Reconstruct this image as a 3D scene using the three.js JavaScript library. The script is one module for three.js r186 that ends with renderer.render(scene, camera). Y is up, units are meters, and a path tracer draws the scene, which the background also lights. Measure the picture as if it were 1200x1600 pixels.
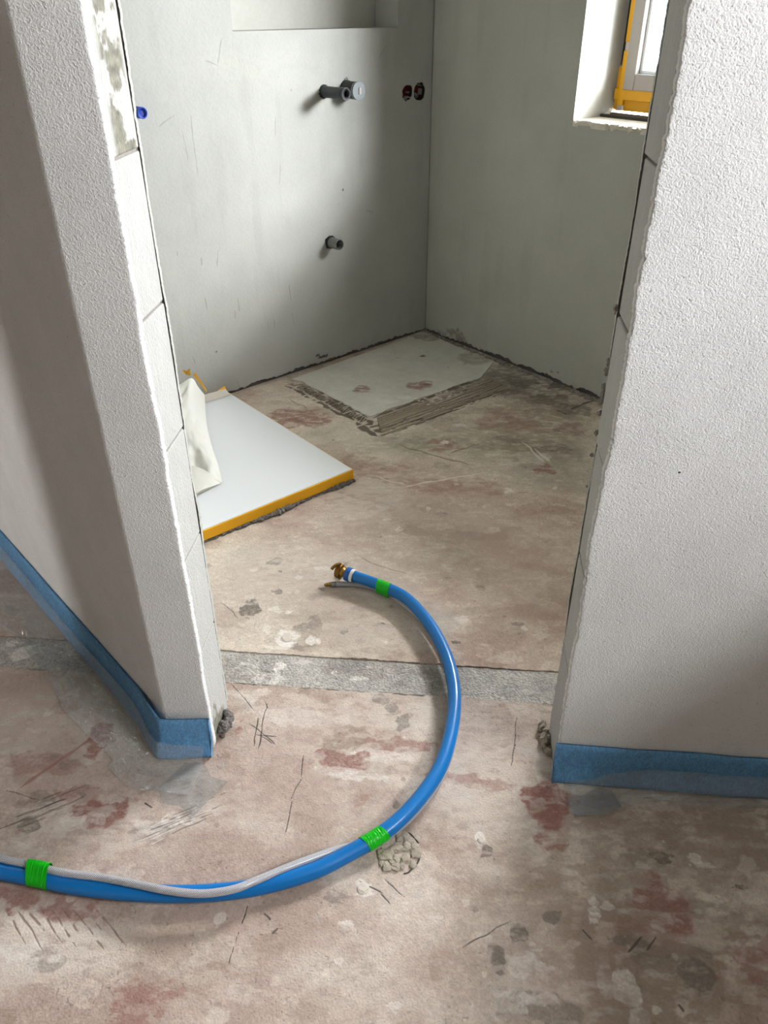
import * as THREE from 'three';
import { mergeGeometries, mergeVertices, toCreasedNormals } from 'three/addons/utils/BufferGeometryUtils.js';
import { RoundedBoxGeometry } from 'three/addons/geometries/RoundedBoxGeometry.js';
import { RectAreaLightUniformsLib } from 'three/addons/lights/RectAreaLightUniformsLib.js';

// ---------------------------------------------------------------- camera, sky, daylight, exposure
const scene = new THREE.Scene();
const D = Math.PI / 180;
const camera = new THREE.PerspectiveCamera(66.51, 0.75, 0.05, 100);
camera.rotation.order = 'YXZ';
camera.position.set(0, 1.475, 0);
camera.rotation.set(-33.042 * D, 5.4 * D, -0.115 * D);
scene.add(camera);

const SKY = 14;                                       // an even, overcast sky
scene.background = new THREE.Color().setRGB(0.95 * SKY, 1.0 * SKY, 1.03 * SKY);
const renderer = new THREE.WebGLRenderer({ antialias: true });
renderer.toneMapping = THREE.LinearToneMapping;
renderer.toneMappingExposure = 1.0;
renderer.shadowMap.enabled = true;
RectAreaLightUniformsLib.init();

// plan of the place (x, z), in metres
const CORNER = [-0.16, -4.048];                       // far corner of the bathroom
const DB = [-0.68135, 0.73195], DR = [0.71072, 0.70347];   // along the back wall, along the window wall
const PIL = [-0.624, -1.2], DS = [-0.73842, -0.67434];     // outer corner of the left pillar, along the left wall
const ZF = -1.2, XL = -0.516, XR = 0.272, TOP = 2.5;       // front face of the door wall, left and right edge of the opening, ceiling
const along = (o, d, t, n = 0) => [o[0] + d[0] * t + d[1] * n, o[1] + d[1] * t - d[0] * n];
function skyLight(name, w, h, color, intensity, pos, look) {  // area light: daylight through one window, and the added side light
  const l = new THREE.RectAreaLight(new THREE.Color().setRGB(...color), intensity, w, h);
  l.name = name; l.position.set(...pos); l.lookAt(...look); scene.add(l); return l;
}
// bathroom window, hall window and the window of the side passage
{
  const c = along(CORNER, DR, 2.0, 1.78), i = along(CORNER, DR, 2.0, 0);   // strip of sky light left open under the added overhang
  skyLight('bathroom_window_daylight', 5.4, 0.6, [0.98, 1, 1.04], 146, [c[0], 2.3, c[1]], [i[0], 2.3, i[1]]);
  const e = along(CORNER, DR, 4.4, 1.78), f = along(CORNER, DR, 4.4, 0);       // added light beside the overhang, brightens the right of the back wall
  skyLight('added_side_light', 3.8, 1.6, [0.98, 1, 1.04], 95, [e[0], 2.8, e[1]], [f[0], 2.8, f[1]]);
  skyLight('hall_window_daylight', 1.15, 0.14, [0.975, 0.995, 1.01], 152, [1.925, 2.0, -0.15], [0, 2.0, -0.15]);
  const p = along(PIL, DS, 1.55, 3.34), q = along(PIL, DS, 1.55, 0);
  skyLight('passage_window_daylight', 0.62, 1.15, [1, 0.93, 0.83], 18, [p[0], 1.5, p[1]], [q[0], 1.5, q[1]]);
}

// ---------------------------------------------------------------- helpers
function rng(seed) { let a = seed >>> 0; return () => { a = (a + 0x6D2B79F5) | 0; let t = Math.imul(a ^ (a >>> 15), 1 | a); t = (t + Math.imul(t ^ (t >>> 7), 61 | t)) ^ t; return ((t ^ (t >>> 14)) >>> 0) / 4294967296; }; }
const TAB = (() => { const r = rng(7), t = new Float32Array(65536); for (let i = 0; i < 65536; i++) t[i] = r(); return t; })();
function vn(x, y, s = 0, p = 0) {                      // value noise 0..1, tiling with period p where p > 0
  let xi = Math.floor(x), yi = Math.floor(y); const fx = x - xi, fy = y - yi;
  let x1 = xi + 1, y1 = yi + 1;
  if (p) { xi = ((xi % p) + p) % p; x1 = ((x1 % p) + p) % p; yi = ((yi % p) + p) % p; y1 = ((y1 % p) + p) % p; }
  const ox = s * 37, oy = s * 91, ra = ((yi + oy) & 255) << 8, rb = ((y1 + oy) & 255) << 8; xi = (xi + ox) & 255; x1 = (x1 + ox) & 255;
  const u = fx * fx * (3 - 2 * fx), v = fy * fy * (3 - 2 * fy);
  const a = TAB[ra | xi], b = TAB[ra | x1], c = TAB[rb | xi], d = TAB[rb | x1];
  return a + (b - a) * u + (c - a) * v + (a - b - c + d) * u * v;
}
function fbm(x, y, o = 4, s = 0, p = 0) { let a = 0.5, t = 0, n = 0; for (let i = 0; i < o; i++) { t += a * vn(x, y, s + i * 17, p); n += a; a *= 0.5; x *= 2; y *= 2; p *= 2; } return t / n; }
const ss = (a, b, x) => { const t = Math.min(1, Math.max(0, (x - a) / (b - a))); return t * t * (3 - 2 * t); };
const lerp = (a, b, t) => a + (b - a) * t;

const taken = {};
function numbered(n) { if (!(n in taken)) { taken[n] = 0; return n; } taken[n]++; return n + '_' + String(taken[n]).padStart(3, '0'); }
function mesh(name, geo, mat, parent) {
  const m = new THREE.Mesh(geo, mat); m.name = parent ? name : numbered(name); m.castShadow = m.receiveShadow = true; (parent || scene).add(m); return m;
}
function thing(name, label, category, group) { const g = new THREE.Group(); g.name = numbered(name); g.userData = { label, category }; if (group) g.userData.group = group; scene.add(g); return g; }
function struct(name, label, category, o) { const g = o || new THREE.Group(); g.name = name; g.userData = { kind: 'structure', label, category }; scene.add(g); return g; }
function tag(o, label, category, group) { o.userData.label = label; o.userData.category = category; if (group) o.userData.group = group; return o; }
function mat(color, roughness = 0.9, extra = {}) { return new THREE.MeshStandardMaterial({ color, roughness, ...extra }); }
function tex(w, h, fn, srgb, rx = 1, ry = 1) {         // fn(x, y, out) fills out[0..2] with 0..255
  const d = new Uint8Array(w * h * 4), o = [0, 0, 0];
  for (let y = 0, k = 0; y < h; y++) for (let x = 0; x < w; x++, k += 4) { fn(x, y, o); d[k] = o[0]; d[k + 1] = o[1]; d[k + 2] = o[2]; d[k + 3] = 255; }
  return finish(new THREE.DataTexture(d, w, h), srgb, rx, ry);
}
function finish(t, srgb, rx = 1, ry = 1) {
  t.wrapS = t.wrapT = THREE.RepeatWrapping; t.magFilter = THREE.LinearFilter; t.minFilter = THREE.LinearMipmapLinearFilter; t.generateMipmaps = true;
  if (srgb) t.colorSpace = THREE.SRGBColorSpace; t.repeat.set(rx, ry); t.needsUpdate = true; return t;
}
// outline of a polygon with its edges broken up; rough[i] gives how rough edge i is
function ragged(pts, rough, step, seed) {
  const out = [];
  for (let i = 0; i < pts.length; i++) {
    const a = pts[i], b = pts[(i + 1) % pts.length], r = rough[i] || 0, L = Math.hypot(b[0] - a[0], b[1] - a[1]);
    out.push(a); if (!r) continue;
    const n = Math.floor(L / step), nx = -(b[1] - a[1]) / L, ny = (b[0] - a[0]) / L;
    for (let k = 1; k < n; k++) { const t = k / n, o = r * ((fbm(t * L * 14, seed, 3, seed + i) - 0.5) * 1.6 + (vn(t * L / step * 0.7, seed + 3, seed + i) - 0.5) * 0.8); out.push([lerp(a[0], b[0], t) + nx * o, lerp(a[1], b[1], t) + ny * o]); }
  }
  return out;
}
const shapeOf = (pts) => new THREE.Shape(pts.map((p) => new THREE.Vector2(p[0], p[1])));
function prism(pts, depth, holes = []) {               // (u, v) outline, extruded along +z
  const s = shapeOf(pts); for (const h of holes) s.holes.push(new THREE.Path(h.map((p) => new THREE.Vector2(p[0], p[1]))));
  return new THREE.ExtrudeGeometry(s, { depth, bevelEnabled: false, curveSegments: 24 });
}
function plan(pts, y0, y1) {                           // (x, z) outline, standing from y0 to y1
  const g = prism(pts.map(([x, z]) => [x, -z]), y1 - y0); g.rotateX(-Math.PI / 2); g.translate(0, y0, 0);
  const p = g.attributes.position, uv = g.attributes.uv; for (let i = 0; i < p.count; i++) uv.setXY(i, p.getX(i), p.getZ(i)); return g;
}
function frameOn(o, d) { const g = new THREE.Group(); g.position.set(o[0], 0, o[1]); g.rotation.y = Math.atan2(-d[1], d[0]); return g; }   // local x along d, local y up
function box(w, h, d, x = 0, y = 0, z = 0) { const g = new THREE.BoxGeometry(w, h, d); g.translate(x, y, z); return g; }
function rbox(w, h, d, r, x = 0, y = 0, z = 0, seg = 2) { const g = new RoundedBoxGeometry(w, h, d, seg, r); g.translate(x, y, z); return g; }
function grid(nu, nv, fn) {                            // fn(i / nu, j / nv) -> [x, y, z, u, v]
  const P = [], U = [], I = [];
  for (let j = 0; j <= nv; j++) for (let i = 0; i <= nu; i++) { const p = fn(i / nu, j / nv); P.push(p[0], p[1], p[2]); U.push(p[3] ?? i / nu, p[4] ?? j / nv); }
  for (let j = 0; j < nv; j++) for (let i = 0; i < nu; i++) { const a = j * (nu + 1) + i, b = a + 1, c = a + nu + 1, d = c + 1; I.push(a, b, d, a, d, c); }
  const g = new THREE.BufferGeometry(); g.setAttribute('position', new THREE.Float32BufferAttribute(P, 3)); g.setAttribute('uv', new THREE.Float32BufferAttribute(U, 2)); g.setIndex(I); g.computeVertexNormals(); return g;
}
function rock(seed, sx, sy, sz, detail = 1) {
  const g = mergeVertices((() => { const q = new THREE.IcosahedronGeometry(1, detail); q.deleteAttribute('uv'); q.deleteAttribute('normal'); return q; })());
  const p = g.attributes.position, r = rng(seed);
  for (let i = 0; i < p.count; i++) { const k = 0.72 + 0.5 * r(); p.setXYZ(i, p.getX(i) * k * sx, p.getY(i) * k * sy, p.getZ(i) * k * sz); }
  const q = g.toNonIndexed(); q.computeVertexNormals();
  q.setAttribute('uv', new THREE.Float32BufferAttribute(new Float32Array(q.attributes.position.count * 2), 2)); return q;
}
const moved = (g, x, y, z, ry = 0) => { if (ry) g.rotateY(ry); g.translate(x, y, z); return g; };
function tube(pts, r, seg, rad = 20, closed = false) { const c = new THREE.CatmullRomCurve3(pts.map((p) => new THREE.Vector3(...p)), closed, 'centripetal'); return [new THREE.TubeGeometry(c, seg, r, rad, closed), c]; }


// ---------------------------------------------------------------- surfaces
// rough felted plaster, in relief only: 2048 px over 1 m
const stipple = tex(1024, 1024, (x, y, o) => {
  const u = x / 1024, v = y / 1024;
  let h = 0.5 * vn(u * 190, v * 190, 1, 190) + 0.33 * vn(u * 95, v * 95, 2, 95) + 0.25 * vn(u * 380, v * 380, 3, 380) + 0.3 * fbm(u * 8, v * 8, 3, 4, 8);
  const pit = ss(0.8, 0.93, vn(u * 150, v * 150, 9, 150));
  o[0] = o[1] = o[2] = Math.max(0, Math.min(255, 255 * (h / 1.38) - 70 * pit));
}, false, 2.8, 2.8);
const stippleTone = tex(1024, 1024, (x, y, o) => {
  const u = x / 1024, v = y / 1024, g = 221 + 12 * (fbm(u * 6, v * 6, 4, 21, 6) - 0.5) + 9 * (vn(u * 256, v * 256, 5, 256) - 0.5);
  const pit = ss(0.86, 0.95, vn(u * 150, v * 150, 9, 150)) * 26;
  o[0] = g + 1 - pit; o[1] = g - pit; o[2] = g - 1.5 - pit;
}, true, 2.8, 2.8);
const M = {};
M.render = new THREE.MeshStandardMaterial({ map: stippleTone, roughness: 0.95, bumpMap: stipple, bumpScale: 0.0017 });
// autoclaved block: white, fine pores and saw marks
const blockTone = (stain) => tex(256, 512, (x, y, o) => {
  const u = x / 256, v = y / 512;
  let g = 174 + 9 * (fbm(u * 4, v * 8, 4, 31) - 0.5);
  const pore = ss(0.8, 0.9, vn(u * 46, v * 92, 33)) * 16 * ss(0.4, 0.6, fbm(u * 5, v * 10, 3, 35));
  let r = g + 2 - pore, gg = g + 1 - pore, b = g - 4 - pore;
  const st = stain(u, v);
  if (st > 0) { const n = 0.75 + 0.5 * fbm(u * 9, v * 22, 4, 37); r = lerp(r, 122 * n, st); gg = lerp(gg, 119 * n, st); b = lerp(b, 106 * n, st); }
  o[0] = Math.min(255, r); o[1] = Math.min(255, gg); o[2] = Math.min(255, b);
}, true);
const blockRelief = tex(256, 256, (x, y, o) => { const u = x / 256, v = y / 256; o[0] = o[1] = o[2] = 255 * (0.55 * fbm(u * 12, v * 12, 4, 41, 12) + 0.45 * vn(u * 64, v * 64, 43, 64)); }, false);
const blockMat = (t) => new THREE.MeshStandardMaterial({ map: t, roughness: 0.95, bumpMap: blockRelief, bumpScale: 0.0018 });
M.block = blockMat(blockTone(() => 0));
M.blockWorn = blockMat(blockTone((u, v) => ss(0.47, 0.56, fbm(u * 3 + 0.4, v * 7, 4, 51)) * ss(0.04, 0.16, u) * (1 - ss(0.7, 0.9, u)) ));
M.blockFoot = blockMat(blockTone((u, v) => ss(0.36, 0.44, 0.62 - v + 0.4 * (fbm(u * 4, v * 6, 3, 53) - 0.5)) * ss(0.18, 0.3, u) ));
M.core = mat('#a8a59d', 0.95);
M.mortar = mat('#8d877f', 0.95, { bumpMap: blockRelief, bumpScale: 0.003 });
M.darkMortar = mat('#5f595a', 0.95, { bumpMap: blockRelief, bumpScale: 0.003 });
M.gap = mat('#4b4844', 0.95);
M.plainWall = mat('#99938a', 0.95);

// a painted map over a piece of wall or floor, x0..x1 by y0..y1 metres: colour and relief
class Layer {
  constructor(x0, x1, y0, y1, w, h) { Object.assign(this, { x0, x1, y0, y1, w, h, c: new Float32Array(w * h * 3), r: new Float32Array(w * h) }); this.sx = w / (x1 - x0); this.sy = h / (y1 - y0); }
  each(xa, xb, ya, yb, fn) {
    const i0 = Math.max(0, Math.floor((xa - this.x0) * this.sx)), i1 = Math.min(this.w - 1, Math.ceil((xb - this.x0) * this.sx)), j0 = Math.max(0, Math.floor((ya - this.y0) * this.sy)), j1 = Math.min(this.h - 1, Math.ceil((yb - this.y0) * this.sy));
    for (let j = j0; j <= j1; j++) for (let i = i0; i <= i1; i++) fn(this.x0 + (i + 0.5) / this.sx, this.y0 + (j + 0.5) / this.sy, j * this.w + i);
  }
  base(fn) {
    const o = [0, 0, 0, 0], { w, h, c, r } = this, q = 5, nw = Math.ceil(w / q) + 2, nh = Math.ceil(h / q) + 2, nl = fn.low ? 5 : 0, low = new Float32Array(nw * nh * 5), t = new Float32Array(5);
    const X = (i) => this.x0 + (i + 0.5) / this.sx, Y = (j) => this.y0 + (j + 0.5) / this.sy;   // slow tones on a coarse grid, grain on every pixel
    if (nl) for (let j = 0; j < nh; j++) for (let i = 0; i < nw; i++) { fn.low(X(i * q), Y(j * q), t); low.set(t, (j * nw + i) * 5); }
    for (let j = 0, k = 0; j < h; j++) for (let i = 0; i < w; i++, k++) {
      if (nl) { const a = (i / q) | 0, b = (j / q) | 0, u = i / q - a, v = j / q - b, e = (b * nw + a) * 5, f = e + nw * 5; for (let m = 0; m < 5; m++) t[m] = (low[e + m] * (1 - u) + low[e + 5 + m] * u) * (1 - v) + (low[f + m] * (1 - u) + low[f + 5 + m] * u) * v; }
      fn(X(i), Y(j), o, t); c[3 * k] = o[0]; c[3 * k + 1] = o[1]; c[3 * k + 2] = o[2]; r[k] = o[3];
    }
  }
  mix(k, col, a, dr = 0) { for (let q = 0; q < 3; q++) this.c[3 * k + q] += (col[q] - this.c[3 * k + q]) * a; this.r[k] += dr * a; }
  blob(cx, cy, rx, ry, col, alpha, { rot = 0, soft = 0.12, rag = 0.5, freq = 1.6, seed = 1, lift = 0, tex = 0.3 } = {}) {
    const R = Math.max(rx, ry) * 1.9, c = Math.cos(rot), s = Math.sin(rot), f = freq / Math.min(rx, ry) * 0.5;
    this.each(cx - R, cx + R, cy - R, cy + R, (x, y, k) => {
      const dx = x - cx, dy = y - cy, u = (dx * c + dy * s) / rx, v = (-dx * s + dy * c) / ry;
      const q = Math.hypot(u, v); if (q > 1.9) return;
      const n = fbm(x * f + 9, y * f + 5, 5, seed), d = q * 0.85 + rag * 2.6 * (n - 0.5);
      const wear = 1 - 0.75 * ss(0.45, 0.68, fbm(x * 34 + y * 9, y * 70, 4, seed % 7 + 200));          // worn through in streaks
      const a = alpha * wear * (1 - ss(0.95 - soft, 0.95 + soft, d)); if (a > 0.004) this.mix(k, col, a * (1 - tex + 2 * tex * vn(x * 260, y * 260, seed + 3)), lift * 0.5);
    });
  }
  line(x0, y0, x1, y1, wd, col, alpha, { seed = 1, wob = 0.004, lift = 0, gap = 0 } = {}) {
    const L = Math.hypot(x1 - x0, y1 - y0), ux = (x1 - x0) / L, uy = (y1 - y0) / L, m = wd * 2 + wob * 2;
    this.each(Math.min(x0, x1) - m, Math.max(x0, x1) + m, Math.min(y0, y1) - m, Math.max(y0, y1) + m, (x, y, k) => {
      const t = (x - x0) * ux + (y - y0) * uy; if (t < 0 || t > L) return;
      const off = wob * 2 * (fbm(t * 18, seed * 3.1, 3, seed) - 0.5), d = Math.abs(-(x - x0) * uy + (y - y0) * ux - off), w = wd * (0.5 + vn(t * 40, seed, seed + 5)) * Math.min(1, 6 * Math.min(t, L - t) / L + 0.15);
      const a = alpha * (1 - ss(w * 0.5, w, d)) * (gap ? ss(gap - 0.1, gap + 0.1, vn(t * 60, seed * 1.7, seed + 9)) : 1); if (a > 0.01) this.mix(k, col, a, lift);
    });
  }
  maps() {
    const n = this.w * this.h, a = new Uint8Array(n * 4), b = new Uint8Array(n * 4);
    for (let k = 0; k < n; k++) { for (let q = 0; q < 3; q++) a[4 * k + q] = Math.max(0, Math.min(255, this.c[3 * k + q])); a[4 * k + 3] = b[4 * k + 3] = 255; b[4 * k] = b[4 * k + 1] = b[4 * k + 2] = Math.max(0, Math.min(255, this.r[k] * 255)); }
    const put = (d, s) => { const t = finish(new THREE.DataTexture(d, this.w, this.h), s, 1 / (this.x1 - this.x0), 1 / (this.y1 - this.y0)); t.offset.set(-this.x0 / (this.x1 - this.x0), -this.y0 / (this.y1 - this.y0)); t.wrapS = t.wrapT = THREE.MirroredRepeatWrapping; return t; };
    return [put(a, true), put(b, false)];
  }
}
const RGB = { light: [208, 199, 187], pink: [172, 151, 140], red: [132, 92, 83], brown: [128, 109, 94], dark: [104, 96, 88], grey: [172, 167, 158], pale: [222, 215, 205], white: [226, 221, 214], green: [128, 124, 106], line: [78, 72, 66] };
const mixc = (a, b, t, o) => { o[0] = lerp(a[0], b[0], t); o[1] = lerp(a[1], b[1], t); o[2] = lerp(a[2], b[2], t); };
// raw slab: pale dust over pinkish cement, smeared, splashed and scraped
function slab(pinkness, tint) {
  const f = (x, z, o, t) => {
    const wx = t[0], wz = t[1];
    mixc(RGB.light, RGB.pink, t[2] * 0.95, o);
    const sp = ss(0.57, 0.63, fbm(wx * 13 + 3 + wz * 4, wz * 20 - wx * 3, 4, 71)) * 0.3, dk = ss(0.59, 0.68, fbm(wx * 8, wz * 13 + 9, 4, 73)) * 0.24, gr = t[3];
    for (let q = 0; q < 3; q++) { let c = o[q]; c += (RGB.grey[q] - c) * gr; c += (RGB.pale[q] - c) * sp; c += (RGB.brown[q] - c) * dk; o[q] = c; }
    const n1 = vn(x * 420, z * 420, 77), n2 = vn(x * 170, z * 170, 79), n3 = fbm(x * 45, z * 45, 2, 81);
    const grain = 1 + 0.13 * (n1 - 0.5) + 0.1 * (n2 - 0.5) + 0.08 * (n3 - 0.5), pit = ss(0.86, 0.93, vn(x * 210, z * 210, 83)) * 0.16 * t[4];
    for (let q = 0; q < 3; q++) o[q] *= (grain - pit) * tint[q];
    o[3] = 0.5 + 0.16 * (n3 - 0.5) + 0.12 * (n1 - 0.5) + 0.14 * sp - 0.1 * dk - pit * 0.6;
  };
  f.low = (x, z, t) => {
    const wx = t[0] = x + 0.12 * (fbm(x * 3, z * 3, 3, 61) - 0.5), wz = t[1] = z + 0.12 * (fbm(x * 3 + 7, z * 3, 3, 63) - 0.5);
    const big = fbm(wx * 1.7, wz * 1.7, 3, 65), mid = fbm(wx * 7, wz * 7, 4, 67), smear = fbm(wx * 5 + wz * 3, wz * 17 - wx * 6, 3, 69);
    t[2] = ss(0.34, 0.66, 0.5 * big + 0.3 * mid + 0.2 * smear + pinkness); t[3] = ss(0.52, 0.7, fbm(wx * 2.3 + 4, wz * 2.3, 3, 75)) * 0.35; t[4] = ss(0.4, 0.6, fbm(x * 4, z * 4, 2, 85));
  };
  return f;
}
function splash(l, n, seed, cols, rmin, rmax, area) {
  const r = rng(seed), [xa, xb, za, zb] = area;
  for (let i = 0; i < n; i++) { const s = rmin + (rmax - rmin) * r() ** 4; l.blob(lerp(xa, xb, r()), lerp(za, zb, r()), s * (0.8 + 0.7 * r()), s, cols[Math.floor(r() * cols.length)], 0.12 + 0.42 * r(), { rot: r() * 3, rag: 0.5, seed: seed + i, lift: 0.03 }); }
}
// floor of the hall
const hallLayer = new Layer(-1.6, 0.95, -2.1, -0.45, 1920, 1240);
{
  const l = hallLayer, E = (v, c, a, o) => l.blob(v[0], v[1], v[2], v[3], c, a, o), S = (v, w, c, a, o) => l.line(v[0], v[1], v[2], v[3], w, c, a, o);
  l.base(slab(0.03, [0.95, 0.945, 0.935]));
  // wide tones: pink screed showing, pale smears of filler, brown near right: grime with painted shade
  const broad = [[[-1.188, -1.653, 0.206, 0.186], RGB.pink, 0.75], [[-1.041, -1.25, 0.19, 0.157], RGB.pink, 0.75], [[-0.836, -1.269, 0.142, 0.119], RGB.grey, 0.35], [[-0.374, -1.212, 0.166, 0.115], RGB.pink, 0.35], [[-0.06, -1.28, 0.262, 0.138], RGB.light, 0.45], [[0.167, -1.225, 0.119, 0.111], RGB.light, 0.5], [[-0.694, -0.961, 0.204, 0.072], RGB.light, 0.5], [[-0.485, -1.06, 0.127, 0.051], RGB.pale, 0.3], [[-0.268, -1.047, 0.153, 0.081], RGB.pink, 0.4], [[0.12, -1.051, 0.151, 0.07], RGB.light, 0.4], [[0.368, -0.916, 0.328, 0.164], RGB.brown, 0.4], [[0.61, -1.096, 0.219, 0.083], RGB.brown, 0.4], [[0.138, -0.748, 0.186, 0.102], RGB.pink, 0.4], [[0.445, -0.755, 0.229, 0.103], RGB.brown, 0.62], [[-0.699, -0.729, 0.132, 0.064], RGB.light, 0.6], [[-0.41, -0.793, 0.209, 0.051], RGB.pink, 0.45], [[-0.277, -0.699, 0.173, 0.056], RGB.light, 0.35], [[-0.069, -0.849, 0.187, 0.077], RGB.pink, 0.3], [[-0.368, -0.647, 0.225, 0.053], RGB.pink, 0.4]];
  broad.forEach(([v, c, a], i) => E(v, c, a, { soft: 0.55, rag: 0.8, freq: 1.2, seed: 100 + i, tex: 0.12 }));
  // red and brown stains
  const red = [[[0.242, -1.137, 0.034, 0.034], 0.9], [[0.271, -1.11, 0.048, 0.033], 0.9], [[0.308, -1.136, 0.025, 0.019], 0.75], [[0.252, -1.048, 0.024, 0.04], 0.6], [[-0.196, -1.19, 0.062, 0.024], 0.75], [[-0.081, -1.247, 0.083, 0.017], 0.55], [[-0.712, -1.005, 0.042, 0.028], 0.85], [[-0.798, -1.198, 0.025, 0.036], 0.75], [[0.452, -0.905, 0.047, 0.046], 0.7], [[0.488, -0.888, 0.022, 0.019], 0.6], [[-0.49, -0.638, 0.051, 0.039], 0.6], [[-0.818, -0.809, 0.043, 0.023], 0.65], [[-0.692, -0.797, 0.043, 0.025], 0.6], [[0.613, -0.815, 0.035, 0.032], 0.6], [[0.1, -1.163, 0.08, 0.016], 0.45], [[-0.777, -1.05, 0.043, 0.021], 0.5], [[-0.91, -1.116, 0.089, 0.023], 0.4], [[0.418, -0.851, 0.061, 0.028], 0.3], [[-1.279, -1.798, 0.099, 0.069], 0.4]];
  red.forEach(([v, a], i) => E(v, RGB.red, a * 0.95, { rag: 0.75, freq: 1.5, seed: 140 + i, soft: 0.16 }));
  S([-0.796, -1.232, -0.923, -1.05], 0.006, RGB.red, 0.6, { seed: 3 });
  // dark drops and blots
  const dark = [[[0.116, -0.989, 0.012, 0.012], 0.75], [[0.243, -0.864, 0.016, 0.013], 0.65], [[0.177, -0.823, 0.013, 0.016], 0.8], [[0.136, -0.771, 0.014, 0.028], 0.8], [[0.497, -0.774, 0.025, 0.033], 0.75], [[0.469, -0.813, 0.071, 0.032], 0.45], [[0.203, -0.695, 0.067, 0.023], 0.5], [[-0.079, -1.322, 0.014, 0.024], 0.55], [[-0.111, -1.365, 0.013, 0.013], 0.5], [[-0.139, -1.393, 0.023, 0.015], 0.4], [[0.478, -1.015, 0.019, 0.006], 0.85], [[0.484, -1.001, 0.016, 0.006], 0.85], [[0.62, -0.958, 0.013, 0.004], 0.8], [[-0.854, -0.961, 0.022, 0.017], 0.7], [[-0.866, -1.025, 0.037, 0.018], 0.5], [[-0.84, -1.123, 0.018, 0.015], 0.45], [[-0.778, -1.058, 0.011, 0.012], 0.5], [[-0.076, -1.084, 0.011, 0.011], 0.7], [[-0.178, -0.865, 0.023, 0.011], 0.5], [[-0.695, -0.694, 0.028, 0.02], 0.45], [[-0.585, -0.971, 0.041, 0.019], 0.4], [[0.433, -1.005, 0.034, 0.018], 0.35], [[0.092, -0.864, 0.007, 0.006], 0.5], [[0.385, -0.829, 0.036, 0.01], 0.6], [[0.282, -1.372, 0.022, 0.063], 0.4], [[0.55, -0.907, 0.05, 0.019], 0.3]];
  dark.forEach(([v, a], i) => E(v, RGB.dark, a * 0.85, { rag: 0.6, seed: 180 + i, lift: -0.08 }));
  // pale drops of plaster and filler
  const pale = [[[0.108, -1.015, 0.015, 0.014], 0.9], [[-0.556, -1, 0.014, 0.015], 0.95], [[-0.512, -1.005, 0.019, 0.01], 0.7], [[0.545, -1.015, 0.014, 0.011], 0.7], [[0.558, -0.999, 0.018, 0.006], 0.6], [[0.359, -0.741, 0.022, 0.025], 0.8], [[0.324, -0.897, 0.008, 0.012], 0.8], [[0.324, -0.868, 0.011, 0.01], 0.9], [[0.353, -0.894, 0.012, 0.008], 0.6], [[-0.151, -0.809, 0.016, 0.011], 0.8], [[0.379, -0.699, 0.016, 0.014], 0.75], [[-0.126, -0.886, 0.022, 0.015], 0.85], [[-0.045, -0.673, 0.013, 0.007], 0.85], [[0.181, -0.768, 0.021, 0.02], 0.55], [[0.219, -0.764, 0.014, 0.009], 0.55], [[0.159, -0.701, 0.034, 0.016], 0.55], [[0.204, -0.708, 0.025, 0.013], 0.5], [[0.651, -1.008, 0.021, 0.023], 0.4], [[0.457, -0.866, 0.029, 0.013], 0.5], [[0.531, -0.852, 0.027, 0.023], 0.35], [[0.609, -0.821, 0.033, 0.025], 0.4], [[-0.745, -0.982, 0.041, 0.017], 0.6], [[-0.191, -1.156, 0.073, 0.012], 0.7], [[-0.086, -1.216, 0.082, 0.015], 0.6], [[-0.475, -1.377, 0.049, 0.018], 0.5], [[-0.332, -1.315, 0.095, 0.025], 0.4], [[-0.597, -0.985, 0.036, 0.019], 0.5], [[0.297, -1.21, 0.059, 0.04], 0.6], [[0.484, -1.136, 0.084, 0.02], 0.35], [[-0.736, -0.702, 0.048, 0.02], 0.5], [[0.408, -0.709, 0.009, 0.006], 0.7], [[0.206, -0.801, 0.011, 0.007], 0.7], [[0.077, -0.879, 0.006, 0.01], 0.5], [[0.018, -0.842, 0.012, 0.008], 0.6], [[-0.305, -0.669, 0.034, 0.013], 0.3], [[-0.862, -0.9, 0.053, 0.016], 0.4], [[0.329, -0.766, 0.012, 0.03], 0.4]];
  pale.forEach(([v, a], i) => E(v, RGB.white, a * 0.75, { rag: 0.6, seed: 220 + i, lift: 0.12 }));
  splash(l, 520, 5, [RGB.white, RGB.pale, RGB.dark, RGB.brown, RGB.pale, RGB.grey], 0.0012, 0.009, [-1.6, 0.9, -2.3, -0.45]);
  splash(l, 160, 15, [RGB.pale, RGB.brown, RGB.red, RGB.grey, RGB.light], 0.006, 0.035, [-1.6, 0.9, -1.45, -0.45]);
  // scratches, comb strokes of the trowel, cracks
  const r = rng(11);
  for (let i = 0; i < 16; i++) { const f = i / 16, x = 10 + 115 * r(), y = 1238 + 52 * r(); const a = [-0.895, 0, -0.965], b = [-0.81, 0, -1.047]; const px = lerp(a[0], b[0], f) + (r() - 0.5) * 0.03, pz = lerp(a[2], b[2], f) + (r() - 0.5) * 0.06, L = 0.02 + 0.05 * r(); l.line(px - L * 0.75, pz + L * 0.5, px + L * 0.75, pz - L * 0.5, 0.0016, RGB.line, 0.5, { seed: 20 + i, lift: -0.2, gap: 0.3 }); }
  for (let i = 0; i < 26; i++) { const a = [-0.599, 0, -0.962], b = [-0.476, 0, -1.052], f = r(), px = lerp(a[0], b[0], f) + (r() - 0.5) * 0.03, pz = lerp(a[2], b[2], f) + (r() - 0.5) * 0.06, L = 0.015 + 0.045 * r(); l.line(px - L * 0.75, pz + L * 0.5, px + L * 0.75, pz - L * 0.5, 0.0018, r() < 0.6 ? RGB.line : RGB.white, 0.5, { seed: 50 + i, lift: -0.2, gap: 0.3 }); }
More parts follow.
